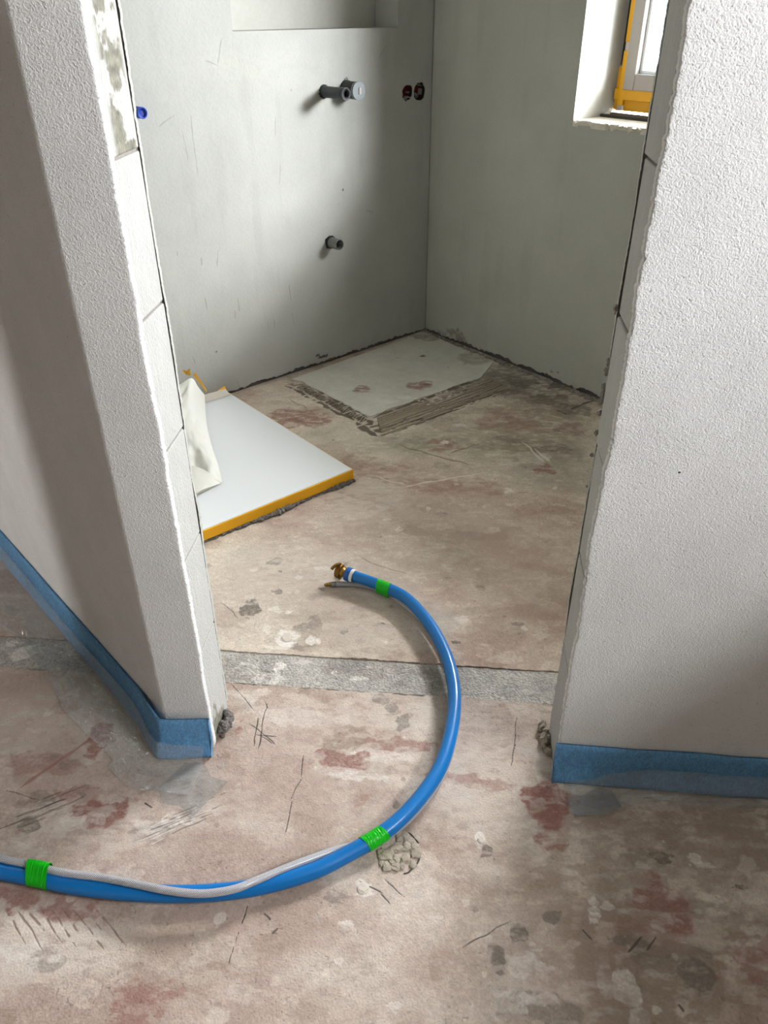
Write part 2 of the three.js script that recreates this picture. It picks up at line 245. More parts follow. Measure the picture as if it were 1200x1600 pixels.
  for (let i = 0; i < 9; i++) { const a = [-0.81, 0, -0.775], b = [-0.641, 0, -0.799], c = [-0.735, 0, -0.714], f = i / 8, px = lerp(a[0], b[0], f), pz = lerp(a[2], b[2], f), k = 0.6 + 0.6 * r(); l.line(px, pz, px + (c[0] - a[0]) * k, pz + (c[2] - a[2]) * k, 0.002, RGB.brown, 0.75, { seed: 90 + i, gap: 0.3, lift: -0.2 }); }
  for (const [v, w] of [[[-0.304, -1.2, -0.299, -1.137], 0.002], [[-0.299, -1.137, -0.309, -1.076], 0.0018], [[-0.309, -1.076, -0.306, -0.996], 0.0012], [[-0.349, -0.83, -0.351, -0.791], 0.0016], [[-0.351, -0.791, -0.354, -0.714], 0.001], [[-0.534, -1.41, -0.446, -1.322], 0.0018], [[-0.456, -1.283, -0.376, -1.222], 0.0022], [[-0.436, -1.306, -0.426, -1.211], 0.0022], [[-0.426, -1.349, -0.415, -1.205], 0.0024], [[-0.429, -1.25, -0.379, -1.251], 0.0022], [[-0.422, -1.247, -0.383, -1.227], 0.0018], [[-0.434, -1.357, -0.419, -1.333], 0.002], [[0.194, -1.313, 0.181, -1.208], 0.0015], [[0.254, -1.309, 0.26, -1.252], 0.0015], [[-0.63, -1.041, -0.608, -1.029], 0.003], [[0.19, -1.26, 0.197, -1.364], 0.001], [[0.296, -0.843, 0.313, -0.823], 0.002], [[0.068, -0.786, 0.165, -0.846], 0.0015], [[-0.09, -0.88, -0.07, -0.86], 0.002], [[-0.088, -0.912, -0.044, -0.878], 0.0022], [[-0.138, -0.903, -0.085, -0.881], 0.002], [[0.375, -0.808, 0.41, -0.838], 0.003], [[0.411, -0.814, 0.434, -0.844], 0.003], [[0.45, -0.725, 0.458, -0.713], 0.004], [[-0.315, -0.816, -0.299, -0.803], 0.003], [[-0.288, -0.779, -0.279, -0.792], 0.003], [[-0.949, -1.042, -0.866, -1.025], 0.0015]]) S(v, w * 0.7, RGB.line, 0.75, { seed: Math.round(v[0] * 900 + 2000), lift: -0.4, wob: 0.006 });
}
// floor of the bathroom
const bathLayer = new Layer(-1.3, 0.95, -4.1, -1.5, 1500, 1730);
{
  const l = bathLayer, E = (v, c, a, o) => l.blob(v[0], v[1], v[2], v[3], c, a, o), S = (v, w, c, a, o) => l.line(v[0], v[1], v[2], v[3], w, c, a, o);
  l.base(slab(-0.05, [0.98, 0.97, 0.945]));
  const broad = [[[-0.154, -2.071, 0.417, 0.217], RGB.pink, 0.5], [[-0.384, -1.698, 0.277, 0.142], RGB.pink, 0.45], [[0.212, -1.934, 0.177, 0.261], RGB.pink, 0.4], [[0.05, -2.453, 0.35, 0.136], RGB.pink, 0.45], [[-0.547, -1.93, 0.181, 0.102], RGB.light, 0.5], [[-0.406, -2.346, 0.183, 0.131], RGB.light, 0.6], [[0.147, -2.757, 0.279, 0.118], RGB.green, 0.5], [[0.419, -3.009, 0.188, 0.22], RGB.brown, 0.4], [[0.391, -2.676, 0.148, 0.153], RGB.green, 0.3], [[-0.185, -2.782, 0.232, 0.077], RGB.green, 0.3], [[-0.858, -3.083, 0.141, 0.133], RGB.light, 0.4], [[0.417, -3.334, 0.146, 0.1], RGB.dark, 0.5], [[-0.124, -1.694, 0.164, 0.138], RGB.light, 0.35], [[0.014, -2.016, 0.122, 0.138], RGB.green, 0.2], [[-0.416, -2.761, 0.18, 0.099], RGB.light, 0.4]];  // green, brown and dark tones at right: grime with shade painted in
  broad.forEach(([v, c, a], i) => E(v, c, a, { soft: 0.55, rag: 0.8, freq: 1.2, seed: 300 + i, tex: 0.12 }));
  const red = [[[-0.614, -2.964, 0.093, 0.074], 0.75], [[-0.681, -2.886, 0.043, 0.048], 0.6], [[-0.03, -2.763, 0.066, 0.038], 0.6], [[0.334, -2.621, 0.049, 0.035], 0.75], [[0.233, -3.022, 0.135, 0.074], 0.45], [[-0.24, -2.544, 0.121, 0.048], 0.4], [[-0.02, -2.447, 0.21, 0.045], 0.35], [[-0.343, -2.589, 0.098, 0.05], 0.3], [[0.493, -2.956, 0.053, 0.059], 0.4]];
  red.forEach(([v, a], i) => E(v, RGB.red, a * 0.8, { rag: 0.85, freq: 1.6, seed: 330 + i, soft: 0.25 }));
  const dark = [[[-0.553, -1.708, 0.021, 0.035], 0.75], [[-0.49, -1.794, 0.012, 0.012], 0.5], [[-0.529, -1.942, 0.018, 0.017], 0.4], [[-0.369, -1.617, 0.032, 0.058], 0.4], [[-0.268, -1.64, 0.013, 0.011], 0.45], [[-0.165, -1.677, 0.011, 0.005], 0.8], [[0.045, -1.619, 0.011, 0.005], 0.85], [[0.221, -1.712, 0.016, 0.008], 0.5], [[0.452, -3.234, 0.085, 0.054], 0.6], [[0.54, -3.144, 0.072, 0.052], 0.5], [[0.511, -3.414, 0.089, 0.044], 0.6], [[0.251, -2.821, 0.077, 0.044], 0.35], [[0.425, -2.782, 0.086, 0.027], 0.4], [[0.017, -1.9, 0.016, 0.01], 0.3]];
  dark.forEach(([v, a], i) => E(v, RGB.dark, a, { rag: 0.7, seed: 350 + i, lift: -0.06 }));
  const pale = [[[-0.423, -1.597, 0.027, 0.026], 0.95], [[-0.346, -1.588, 0.016, 0.016], 0.85], [[-0.486, -1.628, 0.011, 0.016], 0.5], [[-0.439, -1.702, 0.007, 0.009], 0.8], [[-0.483, -1.709, 0.019, 0.012], 0.5], [[-0.446, -1.553, 0.028, 0.008], 0.6], [[-0.147, -1.598, 0.005, 0.008], 0.95], [[0.223, -2.438, 0.014, 0.018], 0.8], [[-0.018, -2.791, 0.021, 0.014], 0.85], [[0.034, -2.95, 0.024, 0.012], 0.6], [[-0.155, -2.16, 0.013, 0.015], 0.7], [[-0.198, -2.207, 0.013, 0.008], 0.6], [[-0.06, -2.292, 0.009, 0.012], 0.6], [[-0.216, -2.29, 0.022, 0.012], 0.5], [[-0.372, -1.92, 0.024, 0.01], 0.6], [[0.223, -2.347, 0.013, 0.013], 0.6], [[0.061, -1.717, 0.015, 0.014], 0.5], [[0.166, -2.185, 0.017, 0.011], 0.5], [[0.319, -2.694, 0.06, 0.041], 0.35], [[0.267, -2.639, 0.073, 0.015], 0.35]];
  pale.forEach(([v, a], i) => E(v, RGB.white, a * 0.9, { rag: 0.6, seed: 370 + i, lift: 0.12 }));
  splash(l, 420, 25, [RGB.white, RGB.pale, RGB.dark, RGB.pale, RGB.brown], 0.0018, 0.009, [-1.2, 0.8, -4.0, -1.52]);
  splash(l, 60, 35, [RGB.pale, RGB.brown, RGB.grey, RGB.dark], 0.01, 0.04, [-1.2, 0.8, -4.0, -1.52]);
  // grime between the combed strokes of adhesive
  for (let i = 0; i < 14; i++) { const f = i / 13, a = [-0.33, 0, -2.984], b = [-0.285, 0, -2.806], c = [0.135, 0, -3.455], d = [0.297, 0, -3.352]; l.line(lerp(a[0], b[0], f), lerp(a[2], b[2], f), lerp(c[0], d[0], f), lerp(c[2], d[2], f), i === 0 ? 0.012 : 0.0042, [78, 67, 56], 0.75, { seed: 500 + i, wob: 0.006, gap: i === 0 ? 0.15 : 0.36 }); }
  for (const [v, w] of [[[-0.764, -3.285, -0.393, -2.936], 0.012], [[-0.666, -3.294, -0.347, -2.988], 0.012], [[-0.693, -3.277, -0.389, -2.966], 0.02], [[-0.396, -2.935, -0.292, -2.817], 0.018], [[-0.391, -2.984, -0.323, -2.918], 0.03], [[-0.347, -2.964, -0.279, -2.852], 0.026]]) l.line(v[0], v[1], v[2], v[3], w, [78, 68, 58], 0.75, { seed: Math.round(v[3] * -900), wob: 0.012, gap: 0.3 });
  for (let i = 0; i < 26; i++) { const f = i / 26, a = [-0.758, 0, -3.301], b = [-0.38, 0, -2.937], c = [-0.687, 0, -3.307], d = [-0.346, 0, -2.976]; l.line(lerp(a[0], b[0], f), lerp(a[2], b[2], f), lerp(c[0], d[0], f), lerp(c[2], d[2], f), 0.006, [78, 68, 58], 0.7, { seed: 540 + i, wob: 0.004, gap: 0.35 }); }
  for (const [v, a] of [[[-0.172, -2.986, 0.163, 0.085], 0.25], [[0.187, -3.385, 0.148, 0.102], 0.55], [[0.279, -3.468, 0.09, 0.091], 0.5]]) E(v, RGB.dark, a, { rag: 0.8, soft: 0.4, seed: Math.round(v[0] * 800) + 900 });
  for (const [v, w, c] of [[[-0.182, -2.423, 0.144, -2.565], 0.004, RGB.pale], [[-0.208, -2.752, 0.097, -2.609], 0.006, RGB.brown], [[-0.727, -3.148, -0.621, -3.039], 0.003, RGB.brown], [[-0.647, -1.732, -0.579, -1.666], 0.002, RGB.line], [[0.337, -2.774, 0.39, -2.665], 0.006, RGB.pale], [[0.292, -2.825, 0.366, -2.663], 0.005, RGB.pale], [[-0.27, -1.99, -0.101, -1.905], 0.002, RGB.brown], [[-0.271, -2.494, -0.136, -2.437], 0.003, RGB.pale], [[0.512, -3.141, 0.655, -3.273], 0.008, RGB.line], [[0.496, -3.089, 0.457, -3.136], 0.005, RGB.line], [[-0.003, -2.691, 0.175, -2.842], 0.003, RGB.brown]]) S(v, w, c, 0.7, { seed: Math.round(v[0] * 700 + 3000), wob: 0.012 });
}
// the grey strip of newer concrete between the two rooms
const stripLayer = new Layer(-1.9, 1.1, -1.56, -1.39, 2048, 128);
{
  const l = stripLayer;
  const grey = slab(-0.25, [0.84, 0.825, 0.79]), fn = (x, z, o, t) => { grey(x, z, o, t); const g = 1 + 0.2 * (vn(x * 300, z * 300, 91) - 0.5) + 0.22 * (fbm(x * 22, z * 22, 4, 92) - 0.5), m = (o[0] + o[1] + o[2]) / 3; for (let q = 0; q < 3; q++) o[q] = lerp(o[q], m, 0.55) * g; o[3] += 0.3 * (vn(x * 260, z * 260, 93) - 0.5); }; fn.low = grey.low; l.base(fn);
  [[[-0.418, -1.486, 0.015, 0.019], 0.8], [[-0.44, -1.442, 0.04, 0.019], 0.6], [[-0.5, -1.464, 0.03, 0.022], 0.35], [[-0.209, -1.461, 0.02, 0.009], 0.8], [[-0.183, -1.508, 0.007, 0.007], 0.8], [[0.109, -1.499, 0.012, 0.009], 0.7], [[-0.271, -1.476, 0.007, 0.007], 0.6], [[-0.357, -1.507, 0.017, 0.007], 0.5], [[-1.121, -1.471, 0.028, 0.024], 0.6], [[-1.173, -1.51, 0.021, 0.011], 0.5], [[0.224, -1.453, 0.026, 0.009], 0.4]].forEach(([v, a], i) => l.blob(v[0], v[1], v[2], v[3], RGB.white, a, { rag: 0.5, seed: 400 + i, lift: 0.2 }));
  splash(l, 260, 45, [RGB.white, RGB.pale, RGB.dark], 0.001, 0.006, [-1.5, 0.5, -1.55, -1.4]);
}
const floorMat = (l, bump) => { const [a, b] = l.maps(); return new THREE.MeshStandardMaterial({ map: a, bumpMap: b, bumpScale: bump, roughness: 0.88 }); };
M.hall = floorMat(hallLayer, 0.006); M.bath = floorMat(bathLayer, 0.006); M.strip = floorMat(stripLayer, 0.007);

// smooth bathroom plaster
function smooth(x, y, o) {
  const n = fbm(x * 3, y * 1.3, 4, 111), m = fbm(x * 9, y * 9, 4, 113), g = 170 + 12 * (n - 0.5) + 9 * (m - 0.5) + 5 * (vn(x * 300, y * 300, 115) - 0.5);
  const st = ss(0.6, 0.75, fbm(x * 14, y * 2.2, 3, 117)) * 3.5;
  o[0] = g - st; o[1] = g + 0.5 - st; o[2] = g - 6 - st; o[3] = 0.5 + 0.3 * (fbm(x * 18, y * 18, 4, 119) - 0.5) + 0.12 * (vn(x * 140, y * 140, 121) - 0.5);
}
const backLayer = new Layer(0, 1.6, 0, 1.6, 1024, 1024);
{
  const l = backLayer; l.base((x, y, o) => { smooth(x, y, o); for (let q = 0; q < 3; q++) o[q] *= 0.95; });
  const seg = (a, b, w, al = 0.4) => l.line(a[0], a[1], b[0], b[1], w, [120, 118, 112], al, { wob: 0.003, seed: Math.round(a[0] * 991), lift: -0.35 });
  for (const [a, b, w] of [[[1.25, 1.137], [1.25, 0.923], 0.003], [[1.292, 1.089], [1.281, 0.972], 0.002], [[1.385, 1.107], [1.307, 1.141], 0.002], [[1.201, 0.639], [1.21, 0.568], 0.003], [[1.28, 0.622], [1.282, 0.589], 0.003], [[1.286, 0.462], [1.285, 0.405], 0.003], [[1.129, 0.423], [1.13, 0.364], 0.003], [[1.151, 0.375], [1.152, 0.338], 0.002], [[0.956, 0.287], [0.956, 0.251], 0.003], [[0.99, 0.295], [0.991, 0.253], 0.002], [[0.864, 0.427], [0.856, 0.352], 0.003], [[0.857, 0.294], [0.847, 0.237], 0.002], [[1.381, 0.233], [1.373, 0.188], 0.002], [[1.18, 0.058], [1.168, 0.017], 0.003], [[1.383, 0.645], [1.38, 0.665], 0.002], [[0.872, 1.105], [0.88, 1.025], 0.003], [[0.863, 0.928], [0.878, 0.843], 0.002], [[1.087, 1.371], [1.112, 1.291], 0.004], [[1.164, 1.304], [1.112, 1.287], 0.004], [[0.404, 0.68], [0.357, 0.662], 0.002], [[0.321, 1.285], [0.277, 1.33], 0.002]]) seg(a, b, w);
  for (const [c, rx, ry, a] of [[[1.218, 1.296], 0.16, 0.05, 0.25], [[0.827, 1.259], 0.2, 0.06, 0.3], [[1.298, 1.198], 0.06, 0.05, 0.25], [[0.69, 0.043], 0.03, 0.006, 0.85], [[0.72, 0.057], 0.012, 0.006, 0.8], [[0.64, 0.019], 0.022, 0.004, 0.6], [[0.879, 1.097], 0.006, 0.01, 0.5], [[0.537, 0.783], 0.004, 0.004, 0.9], [[0.787, 1.19], 0.004, 0.003, 0.8], [[0.575, 1.211], 0.025, 0.012, 0.35], [[0.503, 1.215], 0.008, 0.005, 0.9], [[1.265, 0.217], 0.004, 0.004, 0.8], [[0.63, 1.112], 0.006, 0.01, 0.4], [[0.143, 0.097], 0.05, 0.02, 0.25], [[0.295, -0.021], 0.06, 0.012, 0.3]]) l.blob(c[0], c[1], rx, ry, a > 0.5 ? [70, 68, 64] : [172, 172, 164], a, { rag: 0.7, soft: a > 0.5 ? 0.15 : 0.6, seed: Math.round(c[0] * 777), lift: -0.1 });
}
const rightLayer = new Layer(0, 1.3, 0, 1.5, 768, 896);
{
  const l = rightLayer; l.base((x, y, o) => { smooth(x + 8, y, o); o[0] *= 0.99; o[1] *= 0.985; o[2] *= 0.97; });
  for (const [c, rx, ry, a] of [[[0.232, 0.051], 0.04, 0.022, 0.8], [[0.28, 0.037], 0.03, 0.012, 0.7], [[0.128, 0.029], 0.03, 0.008, 0.6], [[0.452, 0.027], 0.03, 0.008, 0.4], [[0.865, 0.05], 0.008, 0.005, 0.8], [[0.902, 0.056], 0.006, 0.004, 0.7]]) l.blob(c[0], c[1], rx, ry, [112, 106, 97], a * 0.8, { rag: 0.8, soft: 0.3, seed: Math.round(c[0] * 555), lift: -0.2 });
}
const plasterMat = (l) => { const [a, b] = l.maps(); return new THREE.MeshStandardMaterial({ map: a, bumpMap: b, bumpScale: 0.003, roughness: 0.9 }); };
M.back = plasterMat(backLayer); M.right = plasterMat(rightLayer);
// other materials
M.foam = new THREE.MeshStandardMaterial({ roughness: 0.62, map: tex(256, 128, (x, y, o) => { const u = x / 256, v = y / 128, n = vn(u * 96, v * 48, 131, 0), k = fbm(u * 20, v * 10, 3, 133); const f = 0.9 + 0.22 * (n - 0.5) + 0.14 * (k - 0.5), s = ss(0.88, 0.96, vn(u * 110, v * 55, 135)) * 40; o[0] = 98 * f + s; o[1] = 154 * f + s; o[2] = 200 * f + s; }, true, 5, 5), bumpMap: blockRelief, bumpScale: 0.0015 });
M.film = new THREE.MeshPhysicalMaterial({ color: '#f3f5f5', roughness: 0.1, transmission: 0.87, thickness: 0, ior: 1.5, side: THREE.DoubleSide, bumpMap: tex(256, 256, (x, y, o) => { const u = x / 256, v = y / 256; o[0] = o[1] = o[2] = 255 * Math.abs(2 * fbm(u * 5, v * 9, 4, 141, 5) - 1); }, false, 4, 4), bumpScale: 0.006 });
M.sheet = new THREE.MeshPhysicalMaterial({ color: '#e6e5dc', roughness: 0.55, transmission: 0.25, thickness: 0, side: THREE.DoubleSide });
M.hose = new THREE.MeshPhysicalMaterial({ color: '#006cb4', roughness: 0.4, specularIntensity: 0.6, clearcoat: 0.22, clearcoatRoughness: 0.12 });
M.tape = new THREE.MeshPhysicalMaterial({ color: '#08b010', specularIntensity: 0.6, roughness: 0.38, side: THREE.DoubleSide, bumpMap: tex(128, 128, (x, y, o) => { const u = x / 128, v = y / 128; o[0] = o[1] = o[2] = 255 * Math.abs(2 * fbm(u * 3 + v * 2, v * 9 - u * 3, 3, 151) - 1); }, false), bumpScale: 0.0012 });
const braid = (srgb) => tex(128, 128, (x, y, o) => { const a = Math.sin((x + y) / 128 * Math.PI * 16), b = Math.sin((x - y) / 128 * Math.PI * 16), k = Math.max(a, b); const g = srgb ? 84 + 140 * ss(-0.1, 0.9, k) : 255 * ss(-0.4, 1, k); o[0] = g; o[1] = g; o[2] = srgb ? g + 4 : g; }, srgb);
const bt = braid(true), bb = braid(false); bt.repeat.set(105, 2); bb.repeat.set(105, 2);
M.braid = new THREE.MeshPhysicalMaterial({ map: bt, bumpMap: bb, bumpScale: 0.0008, roughness: 0.3, clearcoat: 0.8, clearcoatRoughness: 0.15 });
M.brass = mat('#a8823f', 0.38, { metalness: 0.85 }); M.brassDark = mat('#86602c', 0.42, { metalness: 0.75 }); M.steel = mat('#8f9294', 0.35, { metalness: 0.8 });
M.collar = new THREE.MeshPhysicalMaterial({ color: '#0a5aa6', roughness: 0.4 }); M.whiteBand = mat('#dfe0da', 0.5);
M.panel = new THREE.MeshPhysicalMaterial({ color: '#e0e3e4', roughness: 0.4 }); M.yellow = mat('#e8a907', 0.5); M.yellowTape = mat('#dba00a', 0.5, { side: THREE.DoubleSide });
M.card = mat('#c9c2b6', 0.8); M.pipe = mat('#2b3034', 0.55); M.pipeDark = mat('#1d1f21', 0.6); M.cap = mat('#73797c', 0.4); M.drain = mat('#6e6f6b', 0.55);
M.red = mat('#641513', 0.6); M.blue = mat('#123a9c', 0.45); M.blueDark = mat('#0d2c86', 0.5); M.winFrame = mat('#cfcbc7', 0.5); M.winGrey = mat('#9b948e', 0.55); M.winWhite = mat('#f0f2f2', 0.45);
M.glass = new THREE.MeshPhysicalMaterial({ color: '#ffffff', roughness: 0.02, transmission: 1, thickness: 0, ior: 1.5 });
M.blueStrip = new THREE.MeshPhysicalMaterial({ color: '#cfe4f0', roughness: 0.9, transmission: 0.6, thickness: 0 });
M.sill = mat('#cfc8ba', 0.95, { bumpMap: blockRelief, bumpScale: 0.004 }); M.cavity = mat('#3d3732', 0.95); M.paper = mat('#d6d3cd', 0.8, { side: THREE.DoubleSide });
M.adhesive = mat('#bdb09d', 0.9, { bumpMap: blockRelief, bumpScale: 0.003 }); M.adhesiveDark = mat('#5f5448', 0.92, { bumpMap: blockRelief, bumpScale: 0.004 });
M.rubble = mat('#a09687', 0.95); M.rubbleDark = mat('#6b6663', 0.95); M.rubblePale = mat('#cbc2b6', 0.95);


// ---------------------------------------------------------------- the setting
const far = (t, n = 0) => along(PIL, DS, t, n);        // along the left wall, n metres out into the hall
// floor: raw slabs, the newer strip between the rooms, narrow open joints
const Z1 = -1.413, Z2 = -1.532, floor = struct('floor', 'raw pinkish concrete floor with pale smears and stains', 'floor');
{
  mesh('subfloor', box(9.6, 0.26, 8.2, -1.6, -0.15, -0.7), M.gap, floor);
  const wallMid = (t) => along(PIL, DS, t, -0.07);
  mesh('hall_slab', plan(ragged([[3, Z1], [3, 3.2], [-6.2, 3.2], [-6.2, Z1]], [0, 0, 0, 0.006], 0.006, 3), -0.02, 0), M.hall, floor);
  mesh('threshold_strip', plan(ragged([[3, Z2 + 0.003], [3, Z1 - 0.003], [-6.2, Z1 - 0.003], [-6.2, Z2 + 0.003]], [0, 0.004, 0, 0.004], 0.006, 5), -0.02, -0.003), M.strip, floor);
  const k = wallMid(0.42), k2 = wallMid(4.4);
  mesh('bathroom_slab', plan(ragged([[3, Z2], [k[0], Z2], [k2[0], k2[1]], [k2[0], -4.7], [3, -4.7]], [0.005, 0, 0, 0, 0], 0.006, 7), -0.02, 0), M.bath, floor);
  mesh('passage_slab', plan(ragged([[k[0], Z2], [-6.2, Z2], [-6.2, k2[1]], [k2[0], k2[1]]], [0.005, 0, 0, 0], 0.006, 9), -0.02, 0), M.hall, floor);
  // smooth levelled patch in the far corner and the combed adhesive round it
  const c = along(CORNER, DB, 0.012, 0.012);
  const pa = [-0.689, 0, -3.321], pb = [-0.345, 0, -2.989], pc = [0.135, 0, -3.455], pd = [0.193, 0, -3.632], pe = [-0.751, 0, -3.345];
  const pl = new Layer(-0.8, 0.35, -4.05, -2.9, 640, 640);
  pl.base((x, z, o) => { const g = 204 + 26 * (fbm(x * 5, z * 5, 4, 501) - 0.5) + 14 * (fbm(x * 30, z * 30, 3, 503) - 0.5) + 9 * (vn(x * 260, z * 260, 505) - 0.5); o[0] = g + 2; o[1] = g; o[2] = g - 10; o[3] = 0.5 + 0.4 * (fbm(x * 40, z * 40, 3, 507) - 0.5); });
  for (const [v, c, a] of [[[-0.15, -3.319, 0.041, 0.05], RGB.red, 0.7], [[-0.113, -3.351, 0.027, 0.029], RGB.red, 0.5], [[-0.407, -3.267, 0.035, 0.028], RGB.red, 0.6], [[-0.428, -3.244, 0.017, 0.021], RGB.red, 0.5], [[-0.268, -3.149, 0.051, 0.02], RGB.white, 0.6], [[-0.215, -3.194, 0.04, 0.02], RGB.white, 0.6], [[-0.152, -3.953, 0.067, 0.047], RGB.brown, 0.5], [[0.099, -3.69, 0.064, 0.067], RGB.brown, 0.4], [[-0.155, -3.684, 0.013, 0.013], RGB.dark, 0.9]]) pl.blob(v[0], v[1], v[2], v[3], c, a, { rag: 0.6, soft: 0.25, seed: Math.round(v[0] * 1000) + 2000 });
  splash(pl, 60, 85, [RGB.white, RGB.pale, RGB.dark], 0.002, 0.008, [-0.7, 0.3, -4, -2.95]);
  const [pm, pbm] = pl.maps(), patch = new THREE.MeshStandardMaterial({ map: pm, bumpMap: pbm, bumpScale: 0.003, roughness: 0.85 });
  const patchOutline = ragged([[c[0], c[1]], [pe[0], pe[2]], [pa[0], pa[2]], [pb[0], pb[2]], [pc[0], pc[2]], [pd[0], pd[2]]], [0, 0, 0.008, 0.008, 0, 0], 0.01, 13);
  mesh('levelled_patch', plan(patchOutline, 0.0005, 0.005), patch, floor);
  const ridges = [], r = rng(33), A3 = (p) => new THREE.Vector3(p[0], 0.003, p[2]);
  const ridge = (a, b, w, bow) => { const m = a.clone().lerp(b, 0.5); m.x += bow; m.z += bow; const cv = new THREE.CatmullRomCurve3([a, a.clone().lerp(m, 0.5), m, b]); const g = new THREE.TubeGeometry(cv, 8, w * 0.8, 5); g.scale(1, 0.9, 1); ridges.push(g); };
  // right arm: strokes along the arm; left arm: strokes across it
  for (let i = 0; i < 11; i++) {
    const f = i / 10, a = A3([-0.308, 0, -2.974]).lerp(A3([-0.277, 0, -2.824]), f), b = A3([0.171, 0, -3.443]).lerp(A3([0.273, 0, -3.335]), f);
    let t = 0.0; while (t < 0.97) { const e = Math.min(1, t + 0.16 + 0.32 * r()); if (r() > 0.16 + 0.25 * (f < 0.15) + 0.2 * (t > 0.75)) ridge(a.clone().lerp(b, t), a.clone().lerp(b, e), 0.0052 + 0.002 * r(), (r() - 0.5) * 0.008); t = e + 0.004 + 0.02 * r(); }
  }
  for (let i = 0; i < 34; i++) { const f = (i + 0.5) / 34; if (r() < 0.3) continue; const a = A3([-0.748, 0, -3.28]).lerp(A3([-0.366, 0, -2.914]), f), b = A3([-0.681, 0, -3.307]).lerp(A3([-0.348, 0, -2.97]), Math.max(0, f - 0.02)); ridge(a.clone().lerp(b, 0.1 + 0.3 * r()), a.clone().lerp(b, 0.7 + 0.3 * r()), 0.0032, 0); }
  const rg = mesh('adhesive_ridges', mergeGeometries(ridges), M.adhesive, floor); rg.userData = { kind: 'stuff', label: 'combed ridges of grey tile adhesive' };
  // broken out spot beside the hose with loose chips in it
  const chips = [], hc = [-0.064, 0, -0.971];
  for (let i = 0; i < 46; i++) { const a = r() * 6.28, q = Math.sqrt(r()), s = 0.003 + 0.007 * r(); chips.push(moved(rock(900 + i, s * 1.3, s * 0.4, s), hc[0] + Math.cos(a) * q * 0.04, 0.002, hc[2] + Math.sin(a) * q * 0.048, r() * 6)); }
  const rim = []; for (let i = 0; i <= 16; i++) { const a = -1.9 + 3.1 * i / 16; rim.push([hc[0] + Math.cos(a) * 0.045 + 0.003 * (r() - 0.5), 0.001, hc[2] + Math.sin(a) * 0.05 + 0.003 * (r() - 0.5)]); }
  const ch = mesh('concrete_chips', mergeGeometries(chips), M.rubble, floor); ch.userData = { kind: 'stuff', label: 'loose chips in a broken out spot of the floor' };
  mesh('crack_rim', tube(rim, 0.0016, 40, 5)[0], M.gap, floor);
}
// ceiling, over hall, passage and bathroom
{
  const c = new THREE.Group(), e = along(CORNER, DB, -0.35, -0.2), w = along(CORNER, DR, 3.9, 0.36), b = along(CORNER, DB, 2.6, -0.25);
  struct('ceiling', 'plain pale concrete ceiling above both rooms', 'ceiling', c);
  mesh('ceiling_slab', plan([[w[0], w[1]], [2.26, -1.2], [2.26, 2.9], far(-2.75, 3.36), far(4.25, 3.36), far(4.25, -0.16), b, e], TOP, TOP + 0.15), M.plainWall, c);
}
// plaster skin on a wall: follows a path on plan, its first end broken off unevenly
function shell(path, side, th, y0, y1, jag, seed, dy = 0.0032) {
  const cols = [], n = path.length;
  for (let i = 0; i < n - 1; i++) { const a = path[i], b = path[i + 1], L = Math.hypot(b[0] - a[0], b[1] - a[1]); cols.push(a); if (i === 0) for (const s of [0.003, 0.007, 0.02, 0.05]) if (s < L * 0.8) cols.push([lerp(a[0], b[0], s / L), lerp(a[1], b[1], s / L)]); if (L > 0.3) for (let s = 0.15; s < Math.min(L - 0.1, 1.2); s += 0.15) cols.push([lerp(a[0], b[0], s / L), lerp(a[1], b[1], s / L)]); }
  cols.push(path[n - 1]);
  const T = cols.map((p, i) => { const a = cols[Math.max(0, i - 1)], b = cols[Math.min(cols.length - 1, i + 1)], L = Math.hypot(b[0] - a[0], b[1] - a[1]); return [(b[0] - a[0]) / L, (b[1] - a[1]) / L]; });
  const len = [0]; for (let i = 1; i < cols.length; i++) len.push(len[i - 1] + Math.hypot(cols[i][0] - cols[i - 1][0], cols[i][1] - cols[i - 1][1]));
  const rows = Math.round((y1 - y0) / dy), all = cols.length;
  return grid(all + 1, rows, (u, v) => {
    let i = Math.round(u * (all + 1)) - 1, inner = false; if (i < 0) { i = 0; inner = true; } if (i > all - 1) { i = all - 1; inner = true; }
    const y = lerp(y0, y1, v), t = T[i], nx = -t[1] * side, nz = t[0] * side;
    const k = i < 5 && jag ? Math.max(0, 1 - len[i] / 0.03) : 0, j = jag * k * ((fbm(y * 7, seed, 2, seed) - 0.5) * 2.2 + (fbm(y * 52, seed, 4, seed + 1) - 0.5) * 0.6 + (len[i] < 0.005 ? 0.45 * (vn(y * 330, seed, seed + 2) - 0.5) + 0.5 * ss(0.62, 0.8, vn(y * 31, 5, seed + 3)) * vn(y * 150, 2, seed + 5) : 0));
    const o = inner ? -th : (i === 0 && jag ? -0.0007 - 0.0012 * vn(y * 210, seed, seed + 6) : 0) + 0.0012 * (fbm(len[i] * 6, y * 6, 3, seed + 4) - 0.5) + (i > 0 && i < 4 && jag ? 0.0004 * (vn(y * 70, i, seed + 8) - 0.3) : 0);
    return [cols[i][0] + t[0] * j + nx * o, y, cols[i][1] + t[1] * j + nz * o, inner ? len[i] - th : len[i], y];
  });
}
function twoSided(m) { const c = m.clone(); c.side = THREE.DoubleSide; return c; }
M.render2 = twoSided(M.render);
